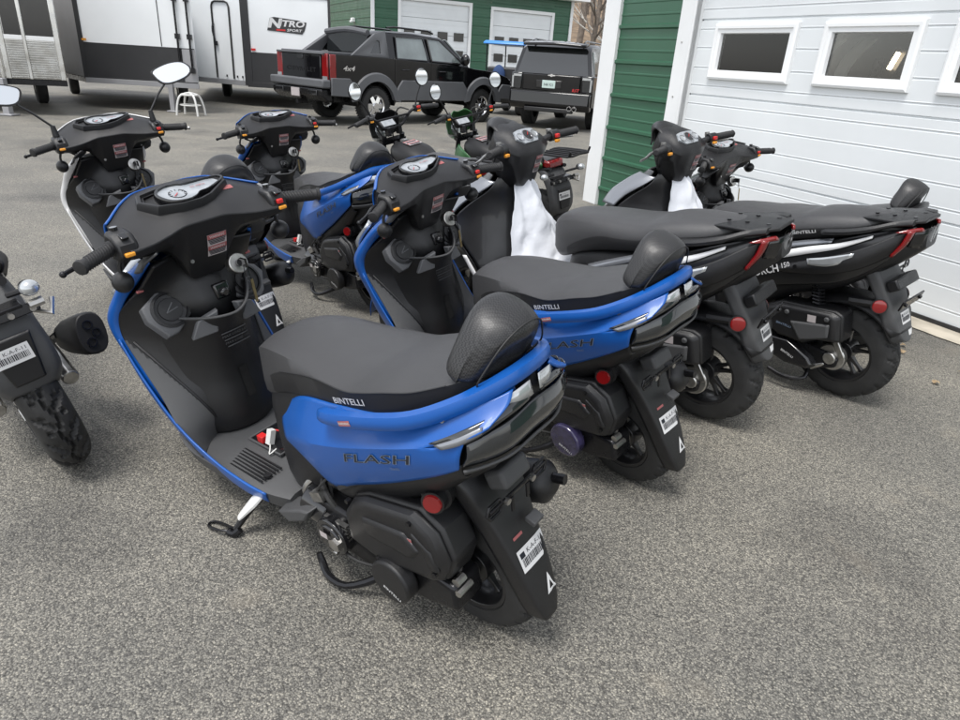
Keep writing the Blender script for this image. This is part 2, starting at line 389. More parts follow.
# ---------------------------------------------------------------- the small-wheeled step-through scooter
def flash_scooter(label, group):
    t = thing('motor_scooter', label, 'scooter', group)
    # --- inner body (black) under the seat and round the tail
    mb = MB(); R = []
    for x, zb, zt, hw in ((.655, .27, .60, .085), (.62, .225, .64, .12), (.54, .225, .66, .135), (.46, .30, .68, .14), (.34, .395, .70, .145), (.2, .43, .715, .15), (.02, .505, .74, .15), (-.11, .585, .775, .13), (-.165, .64, .80, .095), (-.198, .68, .80, .055)):
        R.append([(x, y, z) for y, z in sell(20, hw, (zt-zb)/2, 0, (zt+zb)/2, 4)])
    mb.sloft(R, 3); inner = mb.build('inner_body', m_plas, t, sub=0)
    for s in (1, -1):      # passenger foot rests folded against the pillar
        mb = MB(); mb.prism([(.62, .225), (.47, .30), (.42, .31), (.455, .255), (.56, .20)], s*.13, s*.205, 'y', .8); mb.build('foot_rest', m_plas2, t, bevel=.006)
    # --- seat
    mb = MB(); R = []
    S = ((.675, .66, .585, .060), (.655, .72, .570, .098), (.61, .754, .585, .120), (.50, .768, .63, .138), (.35, .768, .665, .152), (.22, .772, .69, .162), (.15, .790, .705, .166), (.08, .812, .722, .163), (0, .830, .755, .152), (-.08, .850, .80, .13), (-.14, .862, .835, .09))
    for x, zt, zb, hw in S:
        h = zt-zb; cf = .16 if x < .38 else min(.86, .16+(x-.38)*2.7); e = .020 if h > .07 else h*.25
        prof = [(0, zt), (.45, zt-.003), (.74, zt-.012), (.92, zt-e), (1, max(zb+.006, zt-e-cf*(h-e)*.8)), (.985, zb+(h-e)*.10), (.90, zb)]
        ring = [(x, hw*a, z) for a, z in prof] + [(x, -hw*a, z) for a, z in reversed(prof[1:])]
        R.append(ring)
    mb.sloft(R, 5); seat = mb.build('seat', [m_seat, m_seat2], t, smooth=50)
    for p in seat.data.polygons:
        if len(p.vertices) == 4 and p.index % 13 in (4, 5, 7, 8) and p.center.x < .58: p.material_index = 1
    pp = []
    for x, zt, zb, hw in S[3:-1]: h = zt-zb; cf = .16 if x < .38 else min(.86, .16+(x-.38)*2.7); e = .020 if h > .07 else h*.25; pp.append((x, hw*1.0, max(zb+.006, zt-e-cf*(h-e)*.8)))
    mb = MB(); [mb.tube([(x, y*s, z) for x, y, z in pp], .0022, 5, 4) for s in (1, -1)]
    mb.build('seat_seam', m_seat2, seat)
    # --- backrest pad
    mb = MB(); R = []
    rot = Matrix.Rotation(math.radians(-24), 4, 'Y'); BC = Vector((-.128, 0, .918))
    OL = [tuple(p)[1:] for p in cr([(0, y, z) for y, z in ((-.130, -.056), (-.120, -.073), (-.06, -.079), (0, -.080), (.06, -.079), (.120, -.073), (.130, -.056), (.108, -.014), (.080, .026), (.044, .050), (0, .057), (-.044, .050), (-.080, .026), (-.108, -.014))], 3, True)]
    for dx, k in ((.062, .35), (.060, .66), (.052, .88), (.034, .99), (.008, 1.02), (-.022, 1.0), (-.046, .90), (-.058, .70), (-.061, .38)):
        R.append([tuple((rot @ Vector((dx - .016*(y/.126)**2*(-1 if dx < 0 else 1.2), y*k, z*k))) + BC) for y, z in OL])
    mb.sloft(R, 2); pad = mb.build('backrest', m_carbon, t, smooth=60)
    mb = MB(); bl = [tuple(rot @ Vector((-.048, y*.87, z*.87)) + BC) for y, z in OL]; mb.tube(bl+[bl[0]], .0022, 6); mb.build('piping', m_seat2, pad)
    mb = MB()
    for s in (1, -1): mb.tube([(-.14, .05*s, .85), (-.16, .05*s, .79)], .007, 6); mb.tube([(-.12, .085*s, .845), (-.13, .09*s, .80)], .005, 6)
    mb.build('backrest_bracket', m_blue, t)
    # --- side panels
    top = [(.57, .10, .555), (.42, .140, .655), (.25, .158, .695), (.08, .162, .73), (-.06, .155, .785), (-.155, .115, .810), (-.198, .062, .826)]
    midr = [(.555, .13, .53), (.415, .166, .597), (.245, .178, .645), (.08, .183, .69), (-.07, .178, .748), (-.162, .140, .782), (-.204, .088, .804)]
    crs = [(.525, .152, .50), (.39, .186, .553), (.24, .203, .605), (.07, .208, .668), (-.07, .204, .722), (-.16, .178, .756), (-.192, .140, .774)]
    low = [(.508, .140, .478), (.345, .163, .424), (.22, .170, .480), (.07, .178, .558), (-.07, .184, .640), (-.142, .182, .686), (-.152, .180, .692)]
    panels = []
    for s in (1, -1):
        mb = MB(); f = lambda r: [(x, y*s, z) for x, y, z in r]
        mb.sheet([f(top), f(midr), f(crs)], 5, 4); mb.sheet([f(crs[:6]), [((a[0]+b[0])/2, (a[1]+b[1])/2*s+.006*s, (a[2]+b[2])/2) for a, b in zip(crs[:6], low[:6])], f(low[:6])], 5, 4)
        bmesh.ops.remove_doubles(mb.bm, verts=mb.bm.verts[:], dist=.0008)
        p = mb.build('side_panel', m_blue, t, smooth=24, solid=.006, offs=1 if s < 0 else 1); panels.append(p)
    # black lower edge trim under each panel
    for s in (1, -1):
        mb = MB(); f = lambda r, dy, dz: [(x, (y+dy)*s, z+dz) for x, y, z in r]
        mb.sheet([f(low[:6], -.004, .004), f(low[:6], -.01, -.03), f([(.50, .125, .40), (.345, .135, .36), (.22, .14, .41), (.07, .142, .48), (-.07, .145, .575), (-.142, .15, .645)], 0, 0)], 4, 3)
        mb.build('panel_trim', m_plas, t, solid=.004)
    # --- grab rail, one bent bar round the tail
    half = [(.250, .170, .672), (.262, .198, .686), (.20, .208, .702), (.07, .210, .740), (-.035, .194, .772), (-.115, .150, .806), (-.166, .096, .834), (-.188, .050, .848), (-.192, .0, .850)]
    pth = half + [(x, -y, z) for x, y, z in reversed(half[:-1])]
    mb = MB(); P = cr(pth, 4); rings = []
    for i, p in enumerate(P):
        tg = (P[min(i+1, len(P)-1)]-P[max(i-1, 0)]).normalized(); o = tg.cross(Vector((0, 0, 1))).normalized(); u = o.cross(tg).normalized()
        w, h = .0155, .0172
        if i < 3 or i > len(P)-4: w *= .6; h *= .6
        rings.append([p+o*w*a+u*h*b for a, b in ((1, .3), (.7, .9), (-.6, 1), (-1, .4), (-1, -.6), (-.6, -1), (.6, -1), (1, -.5))])
    mb.loft(rings); rail = mb.build('grab_rail', m_blue, t, smooth=50)
    for s in (1, -1):
        mb = MB(); mb.sheet([[(-.10, .138*s, .812), (-.146, .098*s, .828), (-.180, .042*s, .838)], [(-.10, .150*s, .795), (-.154, .108*s, .815), (-.189, .046*s, .826)], [(-.12, .148*s, .780), (-.161, .104*s, .798), (-.190, .042*s, .812)]], 4, 3)
        mb.build('rail_support', m_blue, rail, solid=.004)
        mb = MB(); mb.box((.215, .175*s, .683), (.05, .035, .03)); mb.build('rail_mount', m_blue, rail)
    mb = MB()
    for s in (1, -1): mb.disc((-.095, .168*s, .782), .009, .008, n=12)
    mb.build('bolt', m_metal, rail)
    # --- tail light wrapping the tail
    A = [(-.163, .178, .750), (-.188, .136, .761), (-.204, .080, .768), (-.206, .0, .775)]; B = [(-.15, .182, .690), (-.176, .138, .688), (-.198, .080, .690), (-.202, .0, .695)]
    mb = MB(); f = lambda r: r[:-1] + [(r[-1][0], 0, r[-1][2])] + [(x, -y, z) for x, y, z in reversed(r[:-1])]
    mid = [((a[0]+b[0])/2-.012, (a[1]+b[1])/2+.006, (a[2]+b[2])/2) for a, b in zip(A, B)]
    mb.sheet([f(A), f(mid), f(B)], 4, 4); tail = mb.build('tail_light', m_smoke, t, solid=.008)
    U = [(-.085, .206, .740), (-.140, .184, .771), (-.186, .124, .793), (-.200, .074, .802), (-.203, .02, .806)]; W_ = [(-.155, .186, .748), (-.178, .162, .760), (-.197, .108, .772), (-.206, .064, .779), (-.208, .02, .783)]
    for s in (1, -1):
        mb = MB(); mb.sheet([[(x, y*s, z) for x, y, z in U], [((a[0]+b[0])/2-.006, ((a[1]+b[1])/2+.004)*s, (a[2]+b[2])/2) for a, b in zip(U, W_)], [(x, y*s, z) for x, y, z in W_]], 4, 3); mb.build('lens_surround', m_smoke, tail, solid=.005)
        mb = MB(); mb.sheet([[(-.10, .207*s, .741), (-.15, .187*s, .766), (-.185, .150*s, .784)], [(-.12, .206*s, .737), (-.155, .190*s, .751), (-.187, .156*s, .769)]], 4, 2); mb.build('indicator_lens', m_silver, tail, solid=.0015)
        mb = MB(); mb.sheet([[(-.189, .094*s, .815), (-.203, .060*s, .824), (-.206, .015*s, .827)], [(-.198, .084*s, .784), (-.209, .050*s, .791), (-.212, .012*s, .794)]], 4, 2); mb.build('tail_lens', m_clear, tail, solid=.0015)
    mb = MB(); mb.sheet([f([(x-.002, y+.002, z-.004) for x, y, z in B]), f([(-.14, .168, .665), (-.166, .120, .666), (-.188, .070, .670), (-.192, .0, .674)])], 4, 2); mb.build('tail_trim', m_plas2, tail, solid=.006)
    # --- rear mudguard with its plate holder
    F_ = ((.02, .58, .095), (-.045, .555, .10), (-.088, .50, .092), (-.128, .42, .078), (-.165, .335, .066), (-.198, .25, .055), (-.220, .18, .043), (-.228, .140, .030))
    rows = []
    for x, z, w in F_:
        rows.append([(x+.05, -w-.006, z+.0), (x+.012, -w, z), (x, -w*.80, z), (x-.002, 0, z), (x, w*.80, z), (x+.012, w, z), (x+.05, w+.006, z)])
    mb = MB(); mb.sheet(rows, 3, 4); fend = mb.build('rear_mudguard', m_plas, t, solid=.007, smooth=40)
    mb = MB(); mb.box((-.06, 0, .60), (.13, .13, .07), Matrix.Rotation(math.radians(28), 3, 'Y')); mb.box((-.118, 0, .548), (.06, .10, .05), Matrix.Rotation(math.radians(25), 3, 'Y')); mb.build('tail_bracket', m_plas2, fend, bevel=.01)
    mb = MB(); c = Vector((-.145, 0, .508))
    mb.box(c, (.006, .22, .018), Matrix.Rotation(math.radians(-20), 3, 'Y'))
    for s in (1, -1):
        mb.tube([c+Vector((0, s*a, b)) for a, b in ((.070, .018), (.108, .018), (.118, 0), (.108, -.018), (.070, -.018), (.062, 0), (.070, .018))], .0045, 6); mb.box(c+Vector((-.006, s*.03, -.022)), (.005, .012, .04))
    mb.build('plate_bracket', m_steel, fend, bevel=.002)
    mb = MB(); [mb.disc(c+Vector((-.006, s*.05, 0)), .009, .012, axis=(1, 0, .1), n=8) for s in (1, -1)]; mb.build('bolt', m_metal, fend)
    mb = MB(); mb.box((-.166, -.03, .405), (.03, .04, .016), Matrix.Rotation(math.radians(-20), 3, 'Y')); mb.build('plate_lamp', m_plas2, fend, bevel=.003)
    for s in (1, -1):
        mb = MB(); mb.disc((-.02, s*.150, .520), .029, .022, axis=(-.35, s, .1), n=24); mb.disc((-.012, s*.125, .522), .038, .03, axis=(-.35, s, .1), n=20); h = mb.build('reflector_housing', m_plas, fend)
        mb = MB(); q = Vector((-.35, s, .1)).normalized(); mb.tube([Vector((-.02, s*.150, .520))+q*.008, Vector((-.02, s*.150, .520))+q*.0165], [.025, .022], 24); mb.build('reflector', m_red, h)
    bv = bvh_of([fend]); ux, uy = (0, -1, 0), (.40, 0, .92)
    ux2 = (0, -1, 0)
    bar_label((-.185, -.008, .325), ux2, uy, .105, .060, fend, bv)
    decal('triangle_emblem', A_TRI, (-.213, -.022, .228), ux2, uy, .048, .055, m_print, fend, bv)
    decal('label_heading', rect_geo(1, 1), (-.168, .02, .385), ux2, uy, .035, .008, m_redprint, fend, bv)
    # --- engine on the left of the wheel
    mb = MB()
    def slab(poly, y0, y1, y2, k=.86):
        mb.prism(poly, y0, y1, 'y'); mb.prism(poly, y1, y2, 'y', k)
    slab([(.30, .36), (.25, .43), (.20, .455), (.02, .49), (-.045, .45), (-.075, .37), (-.045, .29), (.19, .25), (.30, .27)], .07, .165, .195, .84)
    air = mb.build('air_box', m_plas, t, bevel=.012, seg=3)
    mb = MB(); mb.prism([(.215, .40), (.05, .425), (.0, .38), (.03, .345), (.20, .345)], .19, .203, 'y', .82); mb.prism([(.03, .44), (-.03, .40), (-.05, .34), (-.02, .34), (.0, .40), (.035, .425)], .185, .199, 'y', .9); mb.build('cover_ridge', m_plas, air, bevel=.006)
    mb = MB(); mb.prism([(.46, .30), (.44, .33), (.3, .32), (.17, .305), (-.06, .27), (-.065, .19), (.05, .165), (.15, .16), (.34, .17), (.44, .20)], .06, .165, 'y'); case = mb.build('engine_case', m_steel, t, bevel=.014, seg=3)
    mb = MB(); mb.disc((.125, .19, .225), .066, .045, n=40); cover = mb.build('variator_cover', m_plas, t, bevel=.008, seg=3)
    mb = MB(); mb.disc((.36, .175, .245), .06, .05, n=28); mb.disc((.36, .20, .245), .045, .012, n=28); mb.disc((.455, .13, .27), .055, .10, axis=(1, 0, .1), n=20); mb.build('fan_cover', m_gloss, case, bevel=.005)
    mb = MB()
    for k in range(5): mb.box((.345+.0*k, .178, .30-.012*k), (.09, .012, .005))
    for k in range(6): mb.box((.42, .03, .26+.018*k), (.13, .16, .006))
    mb.build('cooling_fins', m_metal, case)
    mb = MB(); mb.tube([(.50, .12, .34), (.52, .14, .31), (.515, .14, .27), (.49, .12, .25)], .010, 8, 4); mb.build('intake_hose', m_metal, case)
    mb = MB(); mb.tube([(.30, .10, .42), (.36, .15, .40), (.42, .12, .37), (.40, .14, .32)], .006, 6, 4); mb.build('engine_hose', m_rub, case); mb = MB(); mb.tube([(.36, .12, .44), (.41, .16, .38), (.45, .15, .33)], .004, 6, 4); mb.build('engine_hose', m_rub, case); mb = MB(); mb.tube([(.2, .17, .20), (.3, .19, .20), (.42, .17, .23)], .005, 6, 4); mb.build('engine_hose', m_rub, case)
    mb = MB()   # rear brake lever, cable end and axle nut
    mb.disc((0, .115, .20), .022, .05, n=12); mb.disc((0, .14, .2), .014, .03, n=6); mb.box((-.03, .135, .24), (.02, .012, .09), Matrix.Rotation(.5, 3, 'Y')); mb.tube([(-.06, .14, .285), (.06, .15, .185)], .005, 6); mb.disc((-.055, .138, .28), .012, .03, n=8); mb.tube([(-.03, .10, .40), (-.02, .11, .23)], .014, 10); mb.disc((-.065, .135, .255), .01, .05, n=8)
    brk = mb.build('brake_linkage', m_metal, t)
    mb = MB(); mb.tube([(.06, .152, .18), (-.015, .15, .215)], .006, 6); mb.box((-.035, .14, .225), (.03, .01, .016), Matrix.Rotation(.6, 3, 'Y')); mb.build('brake_rod', m_brass, brk)
    mb = MB()
    for s in (1, -1):
        a, b = Vector((.05, .11*s, .60)), Vector((-.02, .115*s, .26)); mb.tube([a, b], .013, 10)
        cs = [a.lerp(b, .12+.6*k/48)+Vector((math.cos(k*PI/3)*.024, math.sin(k*PI/3)*.024, 0)) for k in range(49)]; mb.tube(cs, .0048, 5)
    mb.build('shock_absorber', m_steel, t)
    for x, y, z in ((.25, .192, .425), (.03, .192, .46), (-.03, .19, .33), (.17, .192, .275)): mb = MB(); mb.disc((x, y, z), .007, .014, n=6); mb.build('cover_bolt', m_steel, air)
    mb = MB(); mb.tube([(.33, .12, .40), (.30, .17, .43), (.22, .15, .47), (.05, .13, .53)], .010, 8, 4); mb.build('rubber_duct', m_rub, case); mb = MB(); mb.tube([(.47, .08, .38), (.44, .13, .36), (.39, .155, .34), (.36, .15, .30)], .009, 8, 4); mb.build('rubber_duct', m_rub, case)
    mb = MB(); mb.tube([(.46, .12, .255), (.40, .19, .215), (.34, .20, .20)], .007, 8, 3); mb.box((.43, .155, .335), (.05, .03, .03), Matrix.Rotation(.4, 3, 'Y')); mb.disc((.33, .2, .245), .022, .03, n=6); mb.build('kick_shaft', m_metal, case)
    # exhaust on the right
    mb = MB(); mb.tube([(.16, -.15, .30), (.08, -.17, .33), (-.02, -.175, .36), (-.10, -.178, .385), (-.125, -.178, .393)], [.03, .055, .06, .058, .03], 20); ex = mb.build('muffler', m_plas, t, smooth=50)
    mb = MB(); mb.tube([(-.11, -.185, .40), (-.155, -.19, .405)], .014, 12); mb.tube([(.42, -.06, .2), (.36, -.13, .18), (.24, -.16, .24), (.15, -.15, .30)], .016, 10, 4); mb.build('exhaust_pipe', m_steel, ex)
    # stands
    mb = MB(); mb.tube([(.70, .14, .245), (.75, .20, .175), (.778, .262, .112)], [.014, .013, .010], 8, 3); mb.tube([(.765, .255, .112), (.778, .272, .100), (.80, .278, .106)], .012, 8, 2); st = mb.build('side_stand', m_steel, t)
    mb = MB(); mb.tube([(.70, .155, .242), (.735, .20, .198), (.770, .243, .150)], [.014, .028, .015], 10, 3, flat=.45); mb.build('stand_wrap', m_wplas, st)
    mb = MB(); mb.tube([(.79, .275, .110), (.82, .295, .112), (.875, .300, .106), (.885, .28, .104), (.85, .268, .106), (.79, .262, .108)], .0045, 6, 3); mb.build('stand_toe', m_steel, st)
    mb = MB(); mb.tube([(.22, .10, .145), (.25, .16, .12), (.33, .205, .085), (.40, .21, .085), (.44, .195, .10), (.455, .19, .13)], [.012, .012, .010, .011, .012, .009], 8, 3); mb.tube([(.22, .13, .14), (.22, -.13, .14)], .014, 8); mb.tube([(.24, -.12, .14), (.34, -.15, .09)], .012, 8); mb.build('centre_stand', m_steel, t)
    # --- wheels
    wheel('rear_wheel', (0, 0, .2), .2, .105, .125, t, 5, disc=False, depth=.009)
    wheel('front_wheel', (1.30, 0, .276), .2, .10, .125, t, 5, side=-1, depth=.009)
    mb = MB()
    for s in (1, -1): mb.tube([(1.30, .075*s, .276), (1.17, .075*s, .62)], [.02, .024], 10)
    mb.build('fork', m_steel, t)
    mb = MB(); rows = []
    for k in range(9):
        a = math.radians(10+k*19); e = Vector((math.cos(a), 0, math.sin(a))); cc = Vector((1.30, 0, .276)); rows.append([cc+e*.205+Vector((0, -.075, 0)), cc+e*.228+Vector((0, -.05, 0)), cc+e*.236, cc+e*.228+Vector((0, .05, 0)), cc+e*.205+Vector((0, .075, 0))])
    mb.sheet(rows, 3, 2); mb.build('front_mudguard', m_blue, t, solid=.005)
    # --- floor board with open battery box
    mb = MB(); R = []
    for x, hw, zt, zb in ((.58, .165, .262, .20), (.66, .19, .268, .205), (.76, .202, .278, .212), (.90, .212, .285, .222), (1.03, .216, .30, .235), (1.10, .205, .33, .26)):
        R.append([(x, y, z) for y, z in ((hw, zt-.008), (hw-.02, zt), (.05, zt+.004), (-.05, zt+.004), (-hw+.02, zt), (-hw, zt-.008), (-hw+.015, zb), (hw-.015, zb))])
    mb.sloft(R, 3); floor_ = mb.build('floor_board', m_plas2, t, smooth=50)
    mb = MB(); 
    for s in (1, -1):
        for k in range(7): mb.box((.80, s*(.105+.012*k), .2845-.0006*k), (.22, .005, .004))
        for q in (.70, .93): mb.disc((q, s*.15, .284), .012, .006, axis=(0, 0, 1), n=12)
    mb.build('tread_strip', m_plas, floor_)
    mb = MB(); mb.box((.825, -.01, .289), (.17, .15, .006)); mb.build('battery_opening', m_gloss, floor_, bevel=.002)
    mb = MB(); o = [(.91, .068), (.74, .068), (.74, -.088), (.91, -.088), (.91, .068)]; mb.tube([(x, y, .292) for x, y in o], .005, 6); mb.build('opening_lip', m_plas2, floor_)
    mb = MB(); mb.box((.852, .052, .306), (.030, .024, .024)); mb.tube([(.84, .04, .305), (.82, .02, .33), (.79, .0, .315), (.77, -.02, .30)], .0035, 6, 3); mb.build('red_connector', m_redp, floor_, bevel=.004)
    mb = MB(); mb.box((.818, .042, .318), (.022, .020, .050), Matrix.Rotation(.4, 3, 'X')); mb.tube([(.81, .055, .30), (.79, .07, .298), (.775, .085, .292), (.77, .06, .30)], .0025, 5, 3); mb.build('white_connector', m_wplas, floor_, bevel=.003)
    # blue strip along the floor's edges
    up_ = [(1.215, .236, .66), (1.142, .237, .545), (1.03, .230, .40), (.89, .218, .312), (.75, .208, .275), (.66, .195, .258)]; lo_ = [(1.25, .215, .60), (1.19, .215, .47), (1.075, .205, .33), (.92, .198, .245), (.78, .192, .212), (.68, .180, .208)]
    bo_ = [(1.22, .16, .50), (1.15, .15, .38), (1.05, .15, .27), (.92, .15, .205), (.78, .15, .185), (.68, .145, .185)]
    for s in (1, -1):
        g = lambda r: [(x, y*s, z) for x, y, z in r]
        mb = MB(); mb.sheet([g(up_), [((a[0]+b[0])/2, ((a[1]+b[1])/2+.003)*s, (a[2]+b[2])/2) for a, b in zip(up_, lo_)], g(lo_)], 4, 3); mb.build('floor_side_panel', m_blue, t, solid=.006)
        mb = MB(); mb.sheet([g(lo_), g(bo_)], 4, 2); mb.build('belly_panel', m_plas, t, solid=.005)
    # --- leg shield (inner, black)
    rows = []
    for z, xc, xe, hw, pw in ((.925, 1.045, .975, .165, 1.4), (.85, 1.03, 1.06, .182, 1.6), (.80, 1.005, 1.13, .198, 1.7), (.755, .985, 1.185, .208, 1.8), (.70, .990, 1.212, .212, 1.8), (.64, 1.012, 1.205, .214, 1.8), (.54, 1.015, 1.14, .214, 1.8), (.46, .995, 1.085, .215, 2), (.38, 1.0, 1.03, .225, 2), (.315, 1.045, .985, .218, 2), (.288, 1.07, .96, .214, 2)):
        rows.append([(xc+(xe-xc)*abs(u)**pw, hw*u, z) for u in (-1, -.86, -.68, -.5, -.3, -.12, .12, .3, .5, .68, .86, 1)])
    mb = MB(); mb.sheet(rows, 8, 6); shield = mb.build('leg_shield', [m_plas, m_plas2], t, solid=.012, smooth=50)
    for p in shield.data.polygons:
        c = p.center
        if c.z < .655 and abs(c.y)/.214 > .40+(c.z-.30)*1.66: p.material_index = 1
    bsh = bvh_of([shield])
    for s in (1, -1):
        pth_ = []
        for k in range(15):
            z = .648-k*(.648-.305)/14; y = s*.214*min(.985, .40+(z-.30)*1.66); h = bsh.ray_cast(Vector((.5, y, z)), Vector((1, 0, 0)), 2)
            if h[0] is not None: pth_.append(h[0]+Vector((-.001, 0, 0)))
        if len(pth_) > 3: mb = MB(); mb.tube(pth_, .0045, 6, 2); mb.build('shield_crease', m_plas, shield)
    # one flowing panel: pocket front above, tunnel below, melting into the shield at both sides
    SH = ((.86, 1.025, 1.06, .186, 1.6), (.80, 1.005, 1.13, .198, 1.7), (.755, .985, 1.185, .208, 1.8), (.70, .990, 1.212, .212, 1.8), (.64, 1.012, 1.205, .214, 1.8), (.54, 1.015, 1.14, .214, 1.8), (.46, .995, 1.085, .215, 2), (.38, 1.0, 1.03, .215, 2), (.315, 1.045, .985, .218, 2), (.288, 1.07, .96, .214, 2))
    def shx(z, y):
        for a, b in zip(SH, SH[1:]):
            if a[0] >= z >= b[0]:
                q = (a[0]-z)/(a[0]-b[0]); fx = lambda r: r[1]+(r[2]-r[1])*(abs(y)/r[3])**r[4]
                return fx(a)+(fx(b)-fx(a))*q
        return 1.03
    rows = []
    for z, xc, w in ((.725, .905, .172), (.665, .938, .170), (.585, .962, .166), (.50, .968, .158), (.42, .956, .148), (.35, .950, .138), (.30, .962, .125)):
        row = []
        for u in (1, .85, .65, .42, .18, -.08, -.34, -.58, -.8, -1):
            y = u*w; zz = z
            if z > .7: zz = z + (.085*abs(u)**1.6 if u < 0 else .012*u)
            elif z > .64: zz = z + (.05*abs(u)**1.6 if u < 0 else 0)
            xe_ = shx(min(.85, zz), y)+.004; k = abs(u)**2.4
            row.append((min(xe_, xc+(shx(min(.85, zz), math.copysign(w, u))+.004-xc)*k) if abs(u) < .99 else xe_, y, zz))
        rows.append(row)
    mb = MB(); mb.sheet(rows, 4, 4); tun = mb.build('glove_pocket', m_plas, t, solid=.006, smooth=50, offs=1)
    mb = MB(); mb.tube([(x-.001, y, z) for x, y, z in rows[0]], .0042, 8, 4); mb.build('pocket_rim', m_plas2, tun)
    btn = bvh_of([tun]); decal('slot', rect_geo(1, 1, 2, 4), (.90, -.012, .475), (0, -1, 0), (.2, 0, 1), .032, .11, m_black, tun, btn, .003)
    for k in range(5): decal('embossed_lettering', text_mesh('MAX LOAD 2 KG', res=1) if k in (1, 3) else rect_geo(1, 1, 6, 1), (.86, -.008-.004*k, .690-.012*k), (0, -1, 0), (.4, 0, 1), .013 if k in (1, 3) else .095-.02*(k % 2), .011 if k in (1, 3) else .0035, m_plas3, tun, btn, .003)
    mb = MB(); mb.box((.995, -.02, .775), (.05, .05, .05), Matrix.Rotation(.2, 3, 'Y')); mb.disc((.965, -.02, .775), .015, .02, axis=(1, 0, 0), n=16); mb.build('hook_mount', m_gloss, t, bevel=.006)
    # loudspeakers in the shield
    for s in (1, -1):
        mb = MB(); n = Vector((-.86, .10*s, .46)).normalized(); c = Vector((1.04, .130*s, .755)); u = Vector((0, 1, 0)); u = (u-n*u.dot(n)).normalized(); w = n.cross(u)
        qa = .45*s; u, w = u*math.cos(qa)+w*math.sin(qa), w*math.cos(qa)-u*math.sin(qa); pl = [c+u*a*.070+w*b*.062 for a, b in ((-1, -.7), (-.6, -1), (.7, -1), (1, -.4), (1, .8), (.55, 1), (-.8, .8), (-1, .4))]; mb.loft([[p-n*.03 for p in pl], [p+n*.012 for p in pl], [c+(p-c)*.92+n*.016 for p in pl]])
        sp = mb.build('speaker', m_plas3, t, bevel=.003)
        mb = MB(); mb.lathe([(.056, .015), (.056, .021), (.048, .024), (.046, .018), (.036, .018), (.035, .0225), (.031, .0235), (.0005, .024)], c, n=36, axis=n); mb.build('speaker_ring', m_plas, sp)
        mb = MB(); [mb.tube([c+n*.0255+(u*q+w*.3*q*k).normalized()*.022 for q in (-1, 1)] if False else [c+n*.025+u*(-.018)+w*.010*k, c+n*.025+u*.004+w*.004*k, c+n*.025+u*.018], .0022, 5) for k in (-1, 1)]; mb.build('speaker_emblem', m_plas3, sp)
        mb = MB(); mb.prism([(-.01, .0), (.07, .005), (.085, .075), (.02, .055)], -.012, .014, 'x'); o = mb.build('speaker_bracket', m_plas3, sp, bevel=.004, loc=None)
        o.matrix_basis = Matrix.Translation((.968, .112*s, .668)) @ Matrix.Scale(-s, 4, (0, 1, 0)) @ Matrix.Rotation(.3, 4, 'Z')
        mb = MB(); mb.box((1.06, .185*s, .835), (.01, .02, .008)); mb.build('side_marker', m_redprint, shield, bevel=.002)
        # grey winglet at the top of the shield
        mb = MB(); mb.sheet([[(.965, .205*s, .918), (.93, .20*s, .95), (.90, .175*s, .975)], [(1.02, .20*s, .905), (1.0, .17*s, .945), (.975, .13*s, .965)], [(1.05, .16*s, .90), (1.03, .14*s, .93), (1.01, .11*s, .95)]], 4, 4); mb.build('shield_winglet', m_plas2, t, solid=.006)
    # ignition lock and key on the right
    mb = MB(); mb.disc((.965, -.085, .845), .032, .03, axis=(-1, 0, .35), n=28); ig = mb.build('ignition_lock', m_metal, t, bevel=.003)
    mb = MB(); mb.disc((.945, -.085, .852), .012, .012, axis=(-1, 0, .35), n=16); mb.box((.925, -.085, .855), (.03, .008, .026)); mb.tube([(.915, -.088, .845), (.91, -.088, .80)], .0015, 5); mb.tube([(.918, -.08, .85), (.905, -.07, .835), (.912, -.075, .815)], .0018, 5, 3); mb.build('key_head', m_gloss, ig)
    mb = MB(); mb.box((.908, -.088, .765), (.003, .009, .075)); mb.build('spare_key', m_brass, ig)
    # --- outer front fairing (blue) wrapping the nose
    rows = []
    for z, xe, hs, hw, xn in ((.93, .975, .168, .182, 1.10), (.87, 1.045, .184, .215, 1.20), (.80, 1.135, .202, .219, 1.30), (.74, 1.19, .212, .229, 1.37), (.69, 1.212, .216, .232, 1.41), (.63, 1.200, .217, .229, 1.40), (.52, 1.128, .217, .223, 1.34), (.44, 1.075, .210, .212, 1.27)):
        h = [(xe, hs), (xe+.012, hs+(hw-hs)*.75), (xe+.04, hw), (xe+(xn-xe)*.5, hw*.90), (xe+(xn-xe)*.80, hw*.58), (xe+(xn-xe)*.97, hw*.22)]
        rows.append([(x, y, z) for x, y in h]+[(x, -y, z) for x, y in reversed(h)])
    mb = MB(); mb.sheet(rows, 3, 4); fair = mb.build('front_fairing', m_blue, t, solid=.01, offs=-1, smooth=50)
    mb = MB(); mb.sheet([[(1.275, .13, .84), (1.325, .05, .86), (1.325, -.05, .86), (1.275, -.13, .84)], [(1.345, .16, .76), (1.385, .05, .765), (1.385, -.05, .765), (1.345, -.16, .76)], [(1.365, .13, .69), (1.425, .03, .67), (1.425, -.03, .67), (1.365, -.13, .69)]], 4, 4); mb.build('headlight', m_clear, t, solid=.02)
    # --- handlebar with its cover
    def hb(y):
        pass
